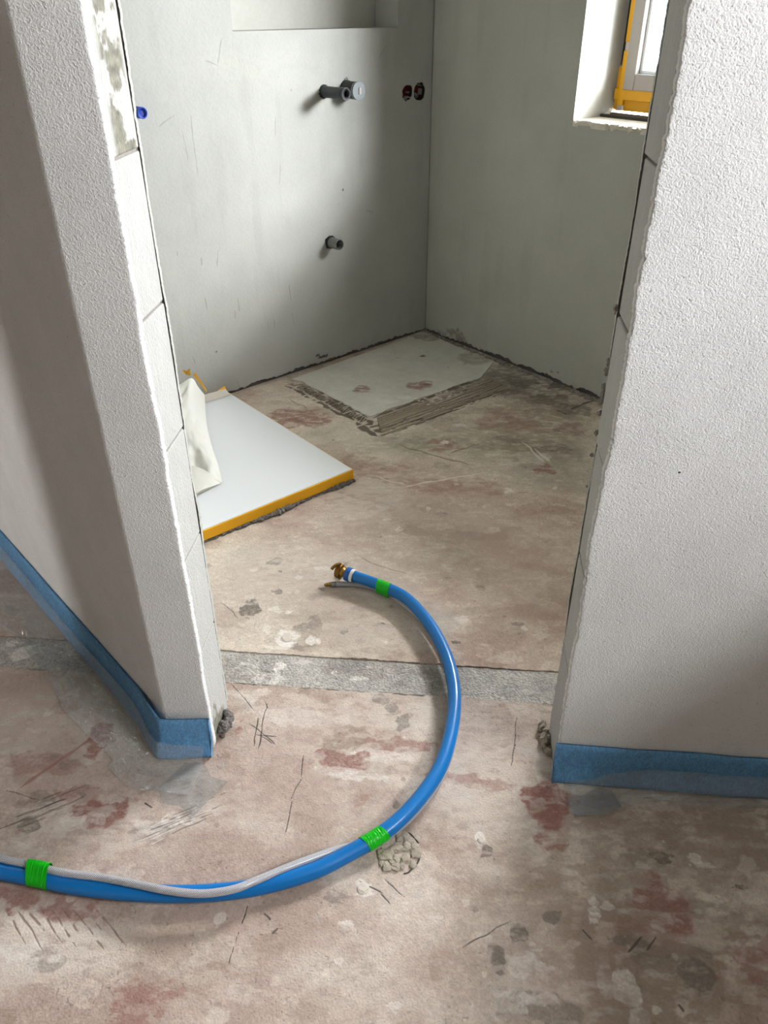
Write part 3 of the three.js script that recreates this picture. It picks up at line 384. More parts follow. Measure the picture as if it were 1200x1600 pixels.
// a course of the jamb: one block, slightly out of true, the face with the opening to +x or -x
function jambBlock(x0, x1, y0, y1, seed, m, parent) {
  const r = rng(seed), g = new RoundedBoxGeometry(x1 - x0, y1 - y0, 0.113, 2, 0.003), p = g.attributes.position;
  const uv = g.attributes.uv; for (let i = 0; i < p.count; i++) uv.setXY(i, p.getZ(i) / 0.113 + 0.5, p.getY(i) / (y1 - y0) + 0.5);
  g.translate((x0 + x1) / 2 + (r() - 0.5) * 0.003, (y0 + y1) / 2, -1.2705 + (r() - 0.5) * 0.002); return mesh('block', g, m, parent);
}
const courses = [0.004, 0.285, 0.534, 0.783, 1.032, 1.281, 1.53, 1.779, 2.028, 2.277, 2.5];
{
  // right of the opening
  const hole = [0.395, 0.802];
  const w = struct('wall_right', 'white stippled plaster wall right of the opening, rough cut edge', 'wall');
  mesh('plaster_skin', shell([[XR, ZF], [2.0, ZF]], 1, 0.014, 0.004, TOP, 0.006, 21), M.render2, w);
  for (let i = 0; i < 10; i++) jambBlock(XR + 0.003, 0.42, courses[i] + 0.002, courses[i + 1] - (i === 9 ? 0 : 0.003), 60 + i, M.block, w);
  mesh('mortar_joints', box(0.1, TOP, 0.118, 0.331, TOP / 2, -1.2725), M.mortar, w);
  const nh = new THREE.SphereGeometry(0.002, 10, 6); nh.scale(1.3, 1, 0.4); nh.translate(hole[0], hole[1], ZF + 0.0002); mesh('nail_head', nh, M.gap, w);
  mesh('wall_core', box(2.4, TOP, 0.114, 1.61, TOP / 2, -1.2705), M.core, w);
  mesh('bathroom_plaster', shell([[XR + 0.003, -1.341], [2.8, -1.341]], -1, 0.011, 0.02, TOP, 0.0025, 23), twoSided(M.right), w);
  const crumbs = [], r = rng(71); for (let i = 0; i < 26; i++) { const y = 0.9 + (r() - 0.5) * (i % 3 ? 0.1 : 0.5), s = 0.002 + 0.003 * r(); crumbs.push(moved(rock(400 + i, s, s * 1.4, s), XR - 0.001 + 0.003 * r(), y, -1.333 - 0.006 * r())); }
  const cm = mesh('plaster_crumbs', mergeGeometries(crumbs), M.mortar, w); cm.userData = { kind: 'stuff', label: 'grey plaster crumbs along the back edge of the jamb' };
}
{
  // left of the opening: narrow pillar front, then the long wall that runs back into the passage
  const w = struct('wall_left', 'plastered pillar and passage wall left of the opening, white blocks in its jamb', 'wall');
  const c1 = [PIL[0] + 0.006, ZF], c2 = along(PIL, DS, 0.006);
  mesh('plaster_skin', shell([[XL, ZF], c1, [PIL[0] + 0.0022, ZF - 0.0012], along(PIL, DS, 0.0026, -0.001), c2, far(4.2)], -1, 0.014, 0.004, TOP, 0.0035, 31), M.render2, w);
  for (let i = 0; i < 10; i++) jambBlock(-0.6, XL - 0.003, courses[i] + 0.002, courses[i + 1] - (i === 9 ? 0 : 0.0025), 80 + i, i === 0 ? M.blockFoot : i === 5 ? M.blockWorn : M.block, w);
  mesh('mortar_joints', box(0.06, TOP, 0.118, -0.5535, TOP / 2, -1.2725), M.mortar, w);
  mesh('wall_core', plan([[-0.603, -1.214], [-0.603, -1.328], [-0.585, -1.334], far(4.2, -0.14), far(4.2, -0.012), far(0.02, -0.014)], 0, TOP), M.core, w);
  mesh('bathroom_plaster', shell([[XL - 0.003, -1.341], [-0.572, -1.341], far(1.75, -0.152)], 1, 0.011, 0.02, TOP, 0.0025, 33), twoSided(M.right), w);
}
// bathroom: back wall with niche, pipe holes and socket holes
const ring = (cx, cy, r, rag, seed, n = 26) => { const o = []; for (let i = 0; i < n; i++) { const a = i / n * 6.2832, k = r * (1 + rag * 2 * (vn(i * 0.8, seed, seed) - 0.5)); o.push([cx + Math.cos(a) * k, cy + Math.sin(a) * k]); } return o; };
const backFrame = frameOn(CORNER, DB), rightFrame = frameOn(CORNER, DR);
{
  const w = struct('wall_back', 'smooth grey-white bathroom wall with a niche, pipe stubs and sockets', 'wall', backFrame);
  const niche = [[0.212, 1.392], [0.212, 1.98], [1.034, 1.98], [1.034, 1.392]];
  const outline = ragged([[0, 0.02], [2.29, 0.02], [2.29, TOP], [0, TOP]], [0.012, 0, 0, 0], 0.008, 41);
  mesh('plaster_face', prism(outline, 0.144, [niche, ring(0.623, 1.174, 0.026, 0.2, 3), ring(0.504, 1.175, 0.037, 0.12, 5), ring(0.62, 0.572, 0.029, 0.22, 7), ring(0.151, 1.143, 0.033, 0.16, 9), ring(0.075, 1.144, 0.037, 0.12, 11), ring(1.48, 1.157, 0.024, 0.1, 13)]), M.back, w);
  mesh('niche_back', box(2.7, TOP, 0.1, 1.0, TOP / 2, 0.196), M.right, w);
  mesh('footing', box(2.29, 0.06, 0.12, 1.145, 0.03, 0.078), M.darkMortar, w);
}
// bathroom: window wall
{
  const w = struct('wall_window', 'bathroom wall with the window, in shade', 'wall', rightFrame);
  const hole = [[0.82, 1.075], [0.82, 2.3], [1.82, 2.3], [1.82, 1.075]];
  const outline = ragged([[0.004, 0.024], [3.9, 0.024], [3.9, TOP], [0.004, TOP]], [0.016, 0, 0, 0], 0.008, 43);
  const g = prism(outline, 0.365, [hole]); g.translate(0, 0, -0.365); mesh('plaster_face', g, M.right, w);
  mesh('footing', box(3.9, 0.06, 0.2, 1.95, 0.03, -0.116), M.darkMortar, w);
  mesh('outer_corner', box(0.4, TOP, 0.36, -0.2, TOP / 2, -0.185), M.plainWall, w);
  // screed crumbs left along the foot of the wall
  const g2 = [], r = rng(51); for (let i = 0; i < 70; i++) { const t = 0.02 + 1.15 * r(), s = 0.004 + 0.008 * r(); g2.push(moved(rock(200 + i, s * 2, s * 0.8, s), t, s * 0.4, 0.008 + 0.016 * r() * r(), r() * 3)); }
  const cm = mesh('mortar_crumbs', mergeGeometries(g2), M.mortar, w); cm.userData = { kind: 'stuff', label: 'grey mortar crumbs along the foot of the window wall' };
}
// added overhang, unseen: cuts the high sky light to the bathroom window
{
  const b = struct('added_overhang', 'added unseen overhang slab that cuts high sky light to the bathroom window', 'added_overhang', frameOn(CORNER, DR));
  mesh('added_overhang_slab', box(3.6, 0.15, 1.39, 0.7, 2.675, -1.07), M.plainWall, b);
}
// hall: outer walls with windows behind and beside the camera
{
  const glazing = (parent, x0, x1, y0, y1, z) => {
    const f = 0.07; for (const [a, b, c, d] of [[x0, x0 + f, y0, y1], [x1 - f, x1, y0, y1], [x0 + f, x1 - f, y0, y0 + f], [x0 + f, x1 - f, y1 - f, y1]]) mesh('frame_bar', rbox(b - a, d - c, 0.07, 0.005, (a + b) / 2, (c + d) / 2, z), M.winWhite, parent);
    mesh('pane', box(x1 - x0 - 2 * f, y1 - y0 - 2 * f, 0.012, (x0 + x1) / 2, (y0 + y1) / 2, z), M.glass, parent);
  };
  const hr = frameOn([1.5, 2.9], [0, -1]);             // local x runs along -z, local z outwards
  struct('wall_hall_right', 'outer hall wall with a window, right of the camera', 'wall', hr);
  const holeR = [[2.4, 1.5], [2.4, 2.2], [3.7, 2.2], [3.7, 1.5]];
  const gR = prism([[0, 0], [4.1, 0], [4.1, TOP], [0, TOP]], 0.42, [holeR]); mesh('wall_face', gR, M.plainWall, hr);
  const w2 = struct('window_2', 'white hall window right of the camera', 'window', frameOn([1.5, 2.9], [0, -1])); glazing(w2, 2.4, 3.7, 1.5, 2.2, 0.3);
  const pl = frameOn(far(0, 3.0), DS);                 // local z points away from the hall
  struct('wall_passage', 'outer wall of the passage with a narrow window', 'wall', pl);
  const holeP = [[1.2, 0.9], [1.2, 2.1], [1.9, 2.1], [1.9, 0.9]];
  const gP = prism([[-2.75, 0], [4.25, 0], [4.25, TOP], [-2.75, TOP]], 0.36, [holeP]); gP.translate(0, 0, -0.36); mesh('wall_face', gP, M.plainWall, pl);
  const w3 = struct('window_3', 'narrow passage window left of the camera', 'window', frameOn(far(0, 3.0), DS)); glazing(w3, 1.2, 1.9, 0.9, 2.1, -0.28);
  const pt = struct('wall_partition', 'plain partition wall across the passage, beside the doorway', 'wall'); mesh('wall_face', plan([far(0.6, 0.75), far(0.6, 2.998), far(0.72, 2.998), far(0.72, 0.75)], 0, TOP), M.plainWall, pt);
  const pe = struct('wall_passage_end', 'plain wall at the end of the passage', 'wall'); mesh('wall_face', plan([far(4.2, -0.14), far(4.2, 3.3), far(4.35, 3.3), far(4.35, -0.14)], 0, TOP), M.plainWall, pe);
  const rw = struct('wall_hall_back', 'plain hall wall behind the camera', 'wall'); mesh('wall_face', box(3.6, TOP, 0.2, 0.35, TOP / 2, 2.8), M.plainWall, rw);
}
// window of the bathroom: taped in yellow, sash under grey protective foil
{
  const w = struct('window_1', 'bathroom window with yellow taped frame and grey foiled sash', 'window', frameOn(CORNER, DR));
  const t0 = 0.826, t1 = 1.814, top = 2.29;
  mesh('frame', mergeGeometries([rbox(0.026, top - 1.112, 0.07, 0.003, t0 + 0.033, (top + 1.112) / 2, -0.272), rbox(0.046, top - 1.112, 0.07, 0.003, t1 - 0.023, (top + 1.112) / 2, -0.272), rbox(t1 - t0, 0.046, 0.07, 0.003, (t0 + t1) / 2, top - 0.023, -0.272)]), M.winFrame, w);
  mesh('tape_band', mergeGeometries([rbox(0.028, 0.19, 0.073, 0.002, t0 + 0.033, 1.226, -0.271), rbox(0.028, 0.16, 0.073, 0.002, t0 + 0.033, 1.43, -0.271), rbox(0.024, 0.15, 0.05, 0.003, t0 + 0.01, 1.19, -0.27)]), M.yellow, w).userData.label = 'yellow tape on the left upright';
  mesh('bottom_rail', mergeGeometries([rbox(t1 - t0, 0.04, 0.07, 0.003, (t0 + t1) / 2, 1.17, -0.27), rbox(t1 - t0 - 0.012, 0.04, 0.06, 0.003, (t0 + t1) / 2, 1.131, -0.278)]), M.yellow, w).userData.label = 'yellow taped bottom rail';
  mesh('gap_strip', box(0.02, 1.0, 0.04, t0 + 0.008, 1.77, -0.275), M.cavity, w);
  const sash = mesh('sash', mergeGeometries([rbox(0.05, top - 1.188 - 0.046, 0.07, 0.004, 0.897, (top - 0.046 + 1.188) / 2, -0.255), rbox(0.05, top - 1.188 - 0.046, 0.07, 0.004, 1.743, (top - 0.046 + 1.188) / 2, -0.255), rbox(0.796, 0.057, 0.07, 0.004, 1.32, 1.2165, -0.255), rbox(0.796, 0.057, 0.07, 0.004, 1.32, 2.2155, -0.255)]), M.winGrey, w); sash.userData.label = 'sash under wrinkled grey foil';
  mesh('glazing_bead', mergeGeometries([rbox(0.012, 0.94, 0.03, 0.002, 0.928, 1.716, -0.262), rbox(0.796, 0.012, 0.03, 0.002, 1.32, 1.251, -0.262)]), M.winWhite, sash);
  mesh('pane', box(0.796, 0.94, 0.012, 1.32, 1.716, -0.285), M.glass, w);
  mesh('blue_tint_strip', mergeGeometries([box(0.062, 0.93, 0.0015, 0.967, 1.722, -0.2775), box(0.73, 0.03, 0.0015, 1.363, 1.272, -0.2775)]), M.blueStrip, w).userData.label = 'pale blue translucent strip along the glass edge';  // translucent strip that tints the glass edge pale blue
  const s = struct('trim_1', 'broken pale mortar sill under the bathroom window', 'sill', frameOn(CORNER, DR));
  const sg = prism(ragged([[0.822, 0.002], [1.818, 0.002], [1.818, 0.235], [0.822, 0.235]], [0.02, 0, 0.01, 0], 0.01, 57), 0.022); sg.rotateX(-Math.PI / 2); sg.translate(0, 1.07, 0.004); mesh('sill_mortar', sg, M.sill, s);
  mesh('sill_gap', rbox(0.99, 0.014, 0.085, 0.003, 1.32, 1.096, -0.205), M.cavity, s);
  const ch = [], r = rng(61); for (let i = 0; i < 40; i++) { const q = 0.004 + 0.006 * r(); ch.push(moved(rock(600 + i, q * 1.6, q * 0.7, q), 0.83 + 0.4 * r() ** 2, 1.083 + 0.008 * r(), 0.0 - 0.03 * r() ** 2, r() * 3)); }
  const cm = mesh('sill_crumbs', mergeGeometries(ch), M.sill, s); cm.userData = { kind: 'stuff', label: 'crumbs along the broken edge of the sill' };
}


// ---------------------------------------------------------------- edge insulation strips: blue foam with a clear film skirt
function sweep(path, prof, closed, { caps = closed, bend = 0 } = {}) {   // path: [x, z, nx, nz, s, extra]; prof(s, k) -> [out, y]
  const P = [], U = [], I = [], n = prof.n, m = path.length;
  path.forEach(([x, z, nx, nz, s, e], i) => { for (let k = 0; k < n; k++) { const [o, y, v] = prof(s, k, e); P.push(x + nx * o, y, z + nz * o); U.push(s, v ?? k / n); } });
  for (let i = 0; i < m - 1; i++) for (let k = 0; k < (closed ? n : n - 1); k++) { const a = i * n + k, b = i * n + (k + 1) % n, c = a + n, d = b + n; I.push(a, b, d, a, d, c); }
  if (caps) for (const base of [0, (m - 1) * n]) for (let k = 1; k < n - 1; k++) I.push(base, base + k, base + k + 1);
  const g = new THREE.BufferGeometry(); g.setAttribute('position', new THREE.Float32BufferAttribute(P, 3)); g.setAttribute('uv', new THREE.Float32BufferAttribute(U, 2)); g.setIndex(I); g.computeVertexNormals(); return g;
}
M.foam2 = twoSided(M.foam);
const foamLoop = [[0.0015, 0.106], [0.0085, 0.106], [0.0105, 0.09], [0.012, 0.07], [0.0128, 0.056], [0.0132, 0.046], [0.016, 0.036], [0.0205, 0.024], [0.025, 0.012], [0.0275, 0.003], [0.021, 0.001], [0.016, 0.008], [0.011, 0.02], [0.006, 0.034], [0.003, 0.05], [0.0015, 0.075]];
function foamProfile(seed) {
  const f = (s, k, e = 0) => { const [o, y] = foamLoop[k], low = 1 - ss(0.02, 0.09, y); return [o + (e || 0) * (0.55 + 0.45 * low) + 0.003 * low * (fbm(s * 7, seed, 2, seed) - 0.5) * 2 + 0.0012 * (vn(s * 14, y * 60, seed + 1) - 0.5), y + (y > 0.08 ? 0.002 * (fbm(s * 9, 1, 2, seed + 2) - 0.5) * 2 : 0), y]; };
  f.n = foamLoop.length; return f;
}
function filmProfile(seed, reach, start) {
  const f = (s, k, e = 0) => {
    const q = k / 19, w = reach(s), top = start(s), t = q * (0.06 + w);
    let o, y; const drop = 0.05;
    if (t < drop) { const z = t / drop; o = lerp(0.0165, 0.033, ss(0, 1, z)) + (e || 0); y = lerp(top, 0.006, z); }
    else { o = 0.033 + (t - drop) + (e || 0) * (1 - q); y = 0.0045 + 0.03 * Math.max(0, fbm(s * 22 + q * 5, q * 9, 4, seed) - 0.45) * (0.4 + q); }
    o += 0.006 * (fbm(s * 11, q * 4, 3, seed + 3) - 0.5) * (0.2 + q); return [o + 0.002, Math.max(0.0025, y + 0.001 * vn(s * 60, q * 20, seed + 5)), q * 0.15];
  };
  f.n = 20; return f;
}
function leftPath(smax, step) {
  const out = [], nA = [0, 1], nB = [DS[1], -DS[0]], add = (x, z, s) => { const k = ss(-0.095, 0.095, s), a = lerp(Math.atan2(nA[0], nA[1]), Math.atan2(nB[0], nB[1]), k); out.push([x, z, Math.sin(a), Math.cos(a), s, 0.02 * Math.exp(-((s / 0.075) ** 2))]); };
  for (let x = XL; x > PIL[0] + 0.002; x -= step) add(x, ZF, PIL[0] - x);
  for (let s = 0.002; s < smax; s += s < 1.4 ? step : 0.1) { const p = far(s); add(p[0], p[1], s); }
  return out;
}
{
  const t = thing('edge_strip', 'blue foam edge strip bent round the foot of the left pillar', 'edge strip');
  mesh('foam', sweep(leftPath(3.8, 0.008), foamProfile(3), true), M.foam2, t);
  mesh('film_skirt', sweep(leftPath(3.6, 0.006).slice(3), filmProfile(5, (s) => 0.09 + 0.05 * (fbm(s * 5, 2, 2, 9) - 0.4) + (s < 0.05 ? 0.02 : 0), (s) => 0.052 + 0.004 * Math.sin(s * 9) - 0.02 * (1 - ss(-0.12, 0.02, s))), false), M.film, t).userData.label = 'clear plastic film skirt lying on the floor';
}
{
  const t = thing('edge_strip', 'blue foam edge strip along the wall right of the opening', 'edge strip'), line = (x0, x1, step) => { const o = []; for (let x = x0; x < x1; x += x < 1.0 ? step : 0.1) o.push([x, ZF, 0, 1, x, 0]); return o; };
  mesh('foam', sweep(line(0.268, 1.9, 0.01), foamProfile(13), true), M.foam2, t);
  mesh('film_skirt', sweep(line(0.3, 1.9, 0.006), filmProfile(15, (x) => 0.045 * (1 - ss(0.36, 0.46, x)) + 0.012 + 0.01 * fbm(x * 9, 1, 2, 3), (x) => 0.012 + 0.05 * ss(0.29, 0.5, x)), false), M.film, t).userData.label = 'clear plastic film over the lower foam';
}

// a crushed end of film: sharp creases, lying on the floor
function crushed(c, w, d, turn, seed, h) {
  const r = rng(seed), k = []; for (let i = 0; i < 9; i++) k.push([r() * 6.28, 20 + 60 * r(), r() * 6.28, 0.3 + 0.7 * r()]);
  return grid(46, 30, (u, v) => { const x = (u - 0.5) * w, z = (v - 0.5) * d * (0.75 + 0.5 * vn(u * 3, 1, seed)); let y = 0; for (const [a, f, p, m] of k) y += m * Math.abs(Math.asin(Math.sin((x * Math.cos(a) + z * Math.sin(a)) * f * 2 + p))); y = 0.003 + h * Math.max(0, y / 9 - 0.25) * Math.min(1, 5 * u, 5 * (1 - u) + 0.2, 4 * (1 - v) + 0.2); return [c[0] + x * Math.cos(turn) - z * Math.sin(turn), y, c[2] + x * Math.sin(turn) + z * Math.cos(turn)]; });
}
{
  const strips = scene.children.filter((o) => o.name.startsWith('edge_strip'));
  mesh('crushed_film', crushed([-0.54, 0, -1.085], 0.12, 0.1, 0.5, 5, 0.016), M.film, strips[0]).userData.label = 'crushed end of the clear film';
  mesh('crushed_film', crushed([0.355, 0, -1.124], 0.11, 0.055, -0.35, 9, 0.022), M.film, strips[1]).userData.label = 'crushed torn end of the clear film';
}

// ---------------------------------------------------------------- hose with claw coupling, green tape
const HR = 0.0165;
{
  const P = [[-1.86, 0.0165, 0.5], [-1.9, 0.0165, -0.1], [-1.6, 0.0165, -0.62], [-1.2, 0.0165, -0.84], [-0.973, 0.016, -0.872], [-0.856, 0.016, -0.846], [-0.773, 0.016, -0.839], [-0.716, 0.016, -0.831], [-0.584, 0.016, -0.827], [-0.458, 0.016, -0.835], [-0.342, 0.016, -0.858], [-0.229, 0.016, -0.904], [-0.163, 0.018, -0.948], [-0.116, 0.022, -0.982], [-0.071, 0.026, -1.024], [-0.019, 0.03, -1.097], [0.016, 0.032, -1.17], [0.038, 0.034, -1.273], [0.044, 0.036, -1.375], [0.034, 0.037, -1.466], [0.008, 0.037, -1.56], [-0.04, 0.036, -1.666], [-0.109, 0.035, -1.762], [-0.171, 0.035, -1.801], [-0.229, 0.035, -1.829], [-0.273, 0.036, -1.846]];
  const t = thing('air_hose', 'thick glossy blue hose curving across the floor through the opening', 'hose');
  const [g, curve] = tube(P, HR, 360, 24); mesh('hose_tube', g, M.hose, t);
  // tapes: short sleeves that take in the braided tube beside the hose
  const sleeve = (f0, f1, dir, seed, out) => {
    const N = 16, K = 28, L = curve.getLength(), d = (f1 - f0);
    return grid(K, N, (u, v) => {
      const skew = 0.10 * d * Math.cos(u * 6.2832), f = lerp(f0, f1, v) + skew, p = curve.getPointAt(f), tg = curve.getTangentAt(f), side = new THREE.Vector3(-tg.z, 0, tg.x).normalize(), up = new THREE.Vector3().crossVectors(side, tg).normalize().multiplyScalar(-1); if (up.y < 0) up.multiplyScalar(-1);
      const a = u * 6.2832, bump = out * Math.exp(-((Math.atan2(Math.sin(a - dir), Math.cos(a - dir)) / 0.5) ** 2)), r = HR + 0.0012 + bump + 0.0009 * (fbm(v * 3 + u * 2, u * 12, 3, seed) - 0.3) * (bump > 0.001 ? 2 : 0.7);
      const q = p.clone().addScaledVector(side, Math.cos(a) * r).addScaledVector(up, Math.sin(a) * r); q.y = Math.max(q.y, 0.0008); return [q.x, q.y, q.z, u * 2, v];
    });
  };
  const near = (q) => { let b = 0, bd = 9; for (let i = 0; i <= 800; i++) { const p = curve.getPointAt(i / 800), e = Math.hypot(p.x - q[0], p.z - q[2]); if (e < bd) { bd = e; b = i / 800; } } return b; };
  const L = curve.getLength();
  for (const [q, len, dir, seed, out] of [[[-0.769, 0.016, -0.84], 0.047, 2.05, 3, 0.0185], [[-0.116, 0.022, -0.982], 0.047, 4.6, 5, 0.0085], [[-0.171, 0.035, -1.801], 0.043, 4.4, 7, 0.0085]]) { const f = near(q); mesh('green_tape', sleeve(f - len / 2 / L, f + len / 2 / L, dir, seed, out), M.tape, t); }
  // end fitting
  const end = curve.getPointAt(1), dir = curve.getTangentAt(1), e = new THREE.Group(); e.name = 'claw_coupling'; e.position.copy(end); e.quaternion.setFromUnitVectors(new THREE.Vector3(0, 1, 0), new THREE.Vector3(dir.x, dir.y + 0.04, dir.z).normalize()); e.scale.setScalar(1.12); t.add(e);
  const lathe = (pts, n = 28) => new THREE.LatheGeometry(pts.map(([a, b]) => new THREE.Vector2(a, b)), n);
  mesh('clamp_band', lathe([[0.0166, -0.008], [0.0178, -0.008], [0.0178, 0.001], [0.0166, 0.001]]), M.whiteBand, e);
  mesh('hose_collar', lathe([[0.0, 0.0], [0.0165, 0.0], [0.0195, 0.002], [0.0195, 0.013], [0.018, 0.016], [0.01, 0.016]]), M.collar, e);
  mesh('neck', lathe([[0.0, 0.014], [0.013, 0.014], [0.0135, 0.022], [0.0165, 0.024], [0.0165, 0.03], [0.012, 0.033]], 6), M.brass, e);
  mesh('flange', lathe([[0.008, 0.028], [0.0175, 0.029], [0.0205, 0.033], [0.0205, 0.041], [0.0185, 0.044], [0.011, 0.044], [0.010, 0.036], [0.0, 0.036]]), M.brassDark, e);
  for (const a of [0, Math.PI]) { // two hooked claws
    const c = []; for (let i = 0; i <= 12; i++) { const f = i / 12, th = a + 0.2 + f * 1.1, rr = 0.0205 + 0.011 * Math.sin(Math.min(1, f * 1.5) * Math.PI / 2); c.push([Math.cos(th) * rr, 0.037 + 0.010 * ss(0.3, 1, f), Math.sin(th) * rr]); }
    mesh('claw', tube(c, 0.0045, 20, 8)[0], M.brassDark, e);
  }
}
{
  const t = thing('braided_tube', 'thin clear braided tube with a brass nipple, taped alongside the blue hose', 'tube');
  const q = (p, y) => p;
  const P = [[-1.9, 0.0085, 0.5], [-1.94, 0.0085, -0.11], [-1.62, 0.0085, -0.655], [-1.21, 0.0085, -0.885], [-0.989, 0.018, -0.912], [-0.861, 0.034, -0.863], [-0.802, 0.034, -0.855], [-0.724, 0.034, -0.844], [-0.637, 0.036, -0.839], [-0.559, 0.041, -0.829], [-0.492, 0.043, -0.821], [-0.429, 0.042, -0.822], [-0.37, 0.042, -0.837], [-0.335, 0.036, -0.861], [-0.285, 0.03, -0.895], [-0.233, 0.022, -0.929], [-0.186, 0.015, -0.957], [-0.147, 0.009, -0.975], [-0.108, 0.008, -0.985], [-0.07, 0.008, -1.019], [-0.035, 0.008, -1.061], [0.003, 0.008, -1.124], [0.031, 0.008, -1.197], [0.048, 0.008, -1.293], [0.054, 0.008, -1.396], [0.041, 0.008, -1.485], [0.012, 0.008, -1.576], [-0.043, 0.008, -1.681], [-0.119, 0.008, -1.768], [-0.171, 0.008, -1.807], [-0.216, 0.008, -1.831], [-0.26, 0.008, -1.839], [-0.3, 0.008, -1.837], [-0.325, 0.008, -1.833]];
  const [g, c] = tube(P, 0.0078, 420, 14); mesh('braided_hose', g, M.braid, t);
  const end = c.getPointAt(1), dir = c.getTangentAt(1), e = new THREE.Group(); e.name = 'nipple'; e.position.copy(end); e.quaternion.setFromUnitVectors(new THREE.Vector3(0, 1, 0), new THREE.Vector3(dir.x, 0, dir.z).normalize()); t.add(e);
  const lathe = (pts, n = 20) => new THREE.LatheGeometry(pts.map(([a, b]) => new THREE.Vector2(a, b)), n);
  mesh('ferrule', lathe([[0, -0.006], [0.0082, -0.006], [0.0088, -0.004], [0.0082, 0.002], [0.0088, 0.004], [0.0082, 0.008], [0.004, 0.009]]), M.steel, e);
  mesh('brass_tip', lathe([[0, 0.008], [0.0065, 0.008], [0.0065, 0.013], [0.0045, 0.015], [0.0045, 0.02], [0.006, 0.022], [0.0045, 0.026], [0.003, 0.03], [0, 0.03]], 12), M.brass, e);
}

// ---------------------------------------------------------------- white board with yellow edge on its mortar bed
const PFR = [-0.345, -2.457], PB = [-0.711, -0.703], PL_ = [-0.703, 0.711];     // near right corner, towards the back wall, towards the passage wall
const onBoard = (a, b) => [PFR[0] + PB[0] * a + PL_[0] * b, PFR[1] + PB[1] * a + PL_[1] * b];
{
  const t = thing('white_board', 'flat white shower board with a bright yellow edge lying on the bathroom floor', 'board');
  const A = 0.9, B = 0.86, th = Math.atan2(-PB[1], PB[0]);
  const put = (g) => { g.rotateY(th); g.translate(PFR[0], 0, PFR[1]); return g; };           // local x towards the back wall, local z = ?
  const s = Math.sign((() => { const v = new THREE.Vector3(0, 0, 1).applyAxisAngle(new THREE.Vector3(0, 1, 0), th); return v.x * PL_[0] + v.z * PL_[1]; })());
  mesh('board', put(rbox(A - 0.006, 0.041, B - 0.006, 0.0015, A / 2, 0.0305, s * B / 2)), M.panel, t);
  const band = mergeGeometries([rbox(0.006, 0.037, B, 0.001, 0.002, 0.0295, s * B / 2), rbox(A, 0.037, 0.006, 0.001, A / 2, 0.0295, s * 0.002), rbox(0.006, 0.037, B, 0.001, A - 0.002, 0.0295, s * B / 2)]);
  mesh('edge_band', put(band), M.yellow, t).userData.label = 'yellow edge band';
  mesh('tape_tab', grid(6, 4, (u, v) => { const p = onBoard(0.895 + 0.02 * v, 0.0 + 0.035 * u), y = 0.048 + 0.022 * v * (1 - 0.5 * u); return [p[0], y, p[1]]; }), M.yellowTape, t).userData.label = 'loose end of yellow tape at the back corner';
  mesh('tape_strip', grid(16, 5, (u, v) => { const p = onBoard(0.845 + 0.05 * v + 0.004 * u, 0.01 + 0.2 * u), y = 0.0525 + 0.012 * v * v + 0.003 * vn(u * 8, v * 3, 3); return [p[0], y, p[1]]; }), M.card, t).userData.label = 'strip of creased grey tape at the back edge';
  const g = [put(box(A - 0.02, 0.009, B - 0.02, A / 2, 0.0046, s * B / 2))], r = rng(81);
  for (let i = 0; i < 260; i++) { const b = r() * B, clump = Math.exp(-(((b - 0.35) / 0.12) ** 2)) + Math.exp(-(((b - 0.06) / 0.06) ** 2)) + 0.25, q = (0.003 + 0.007 * r()) * (0.5 + 0.6 * clump); const p = onBoard(0.006 - 0.014 * r() * clump, b); g.push(moved(rock(700 + i, q * 1.4, q * 0.8, q), p[0], q * 0.5 + 0.003 * r(), p[1], r() * 6)); }
  const flat = g.map((q) => (q.index ? q.toNonIndexed() : q)); flat.forEach((q) => { for (const k of Object.keys(q.attributes)) if (!['position', 'normal', 'uv'].includes(k)) q.deleteAttribute(k); });
  const bed = mesh('mortar_bed', mergeGeometries(flat), M.rubbleDark, t); bed.userData = { kind: 'stuff', label: 'crumbly grey mortar under the yellow edge' };
}
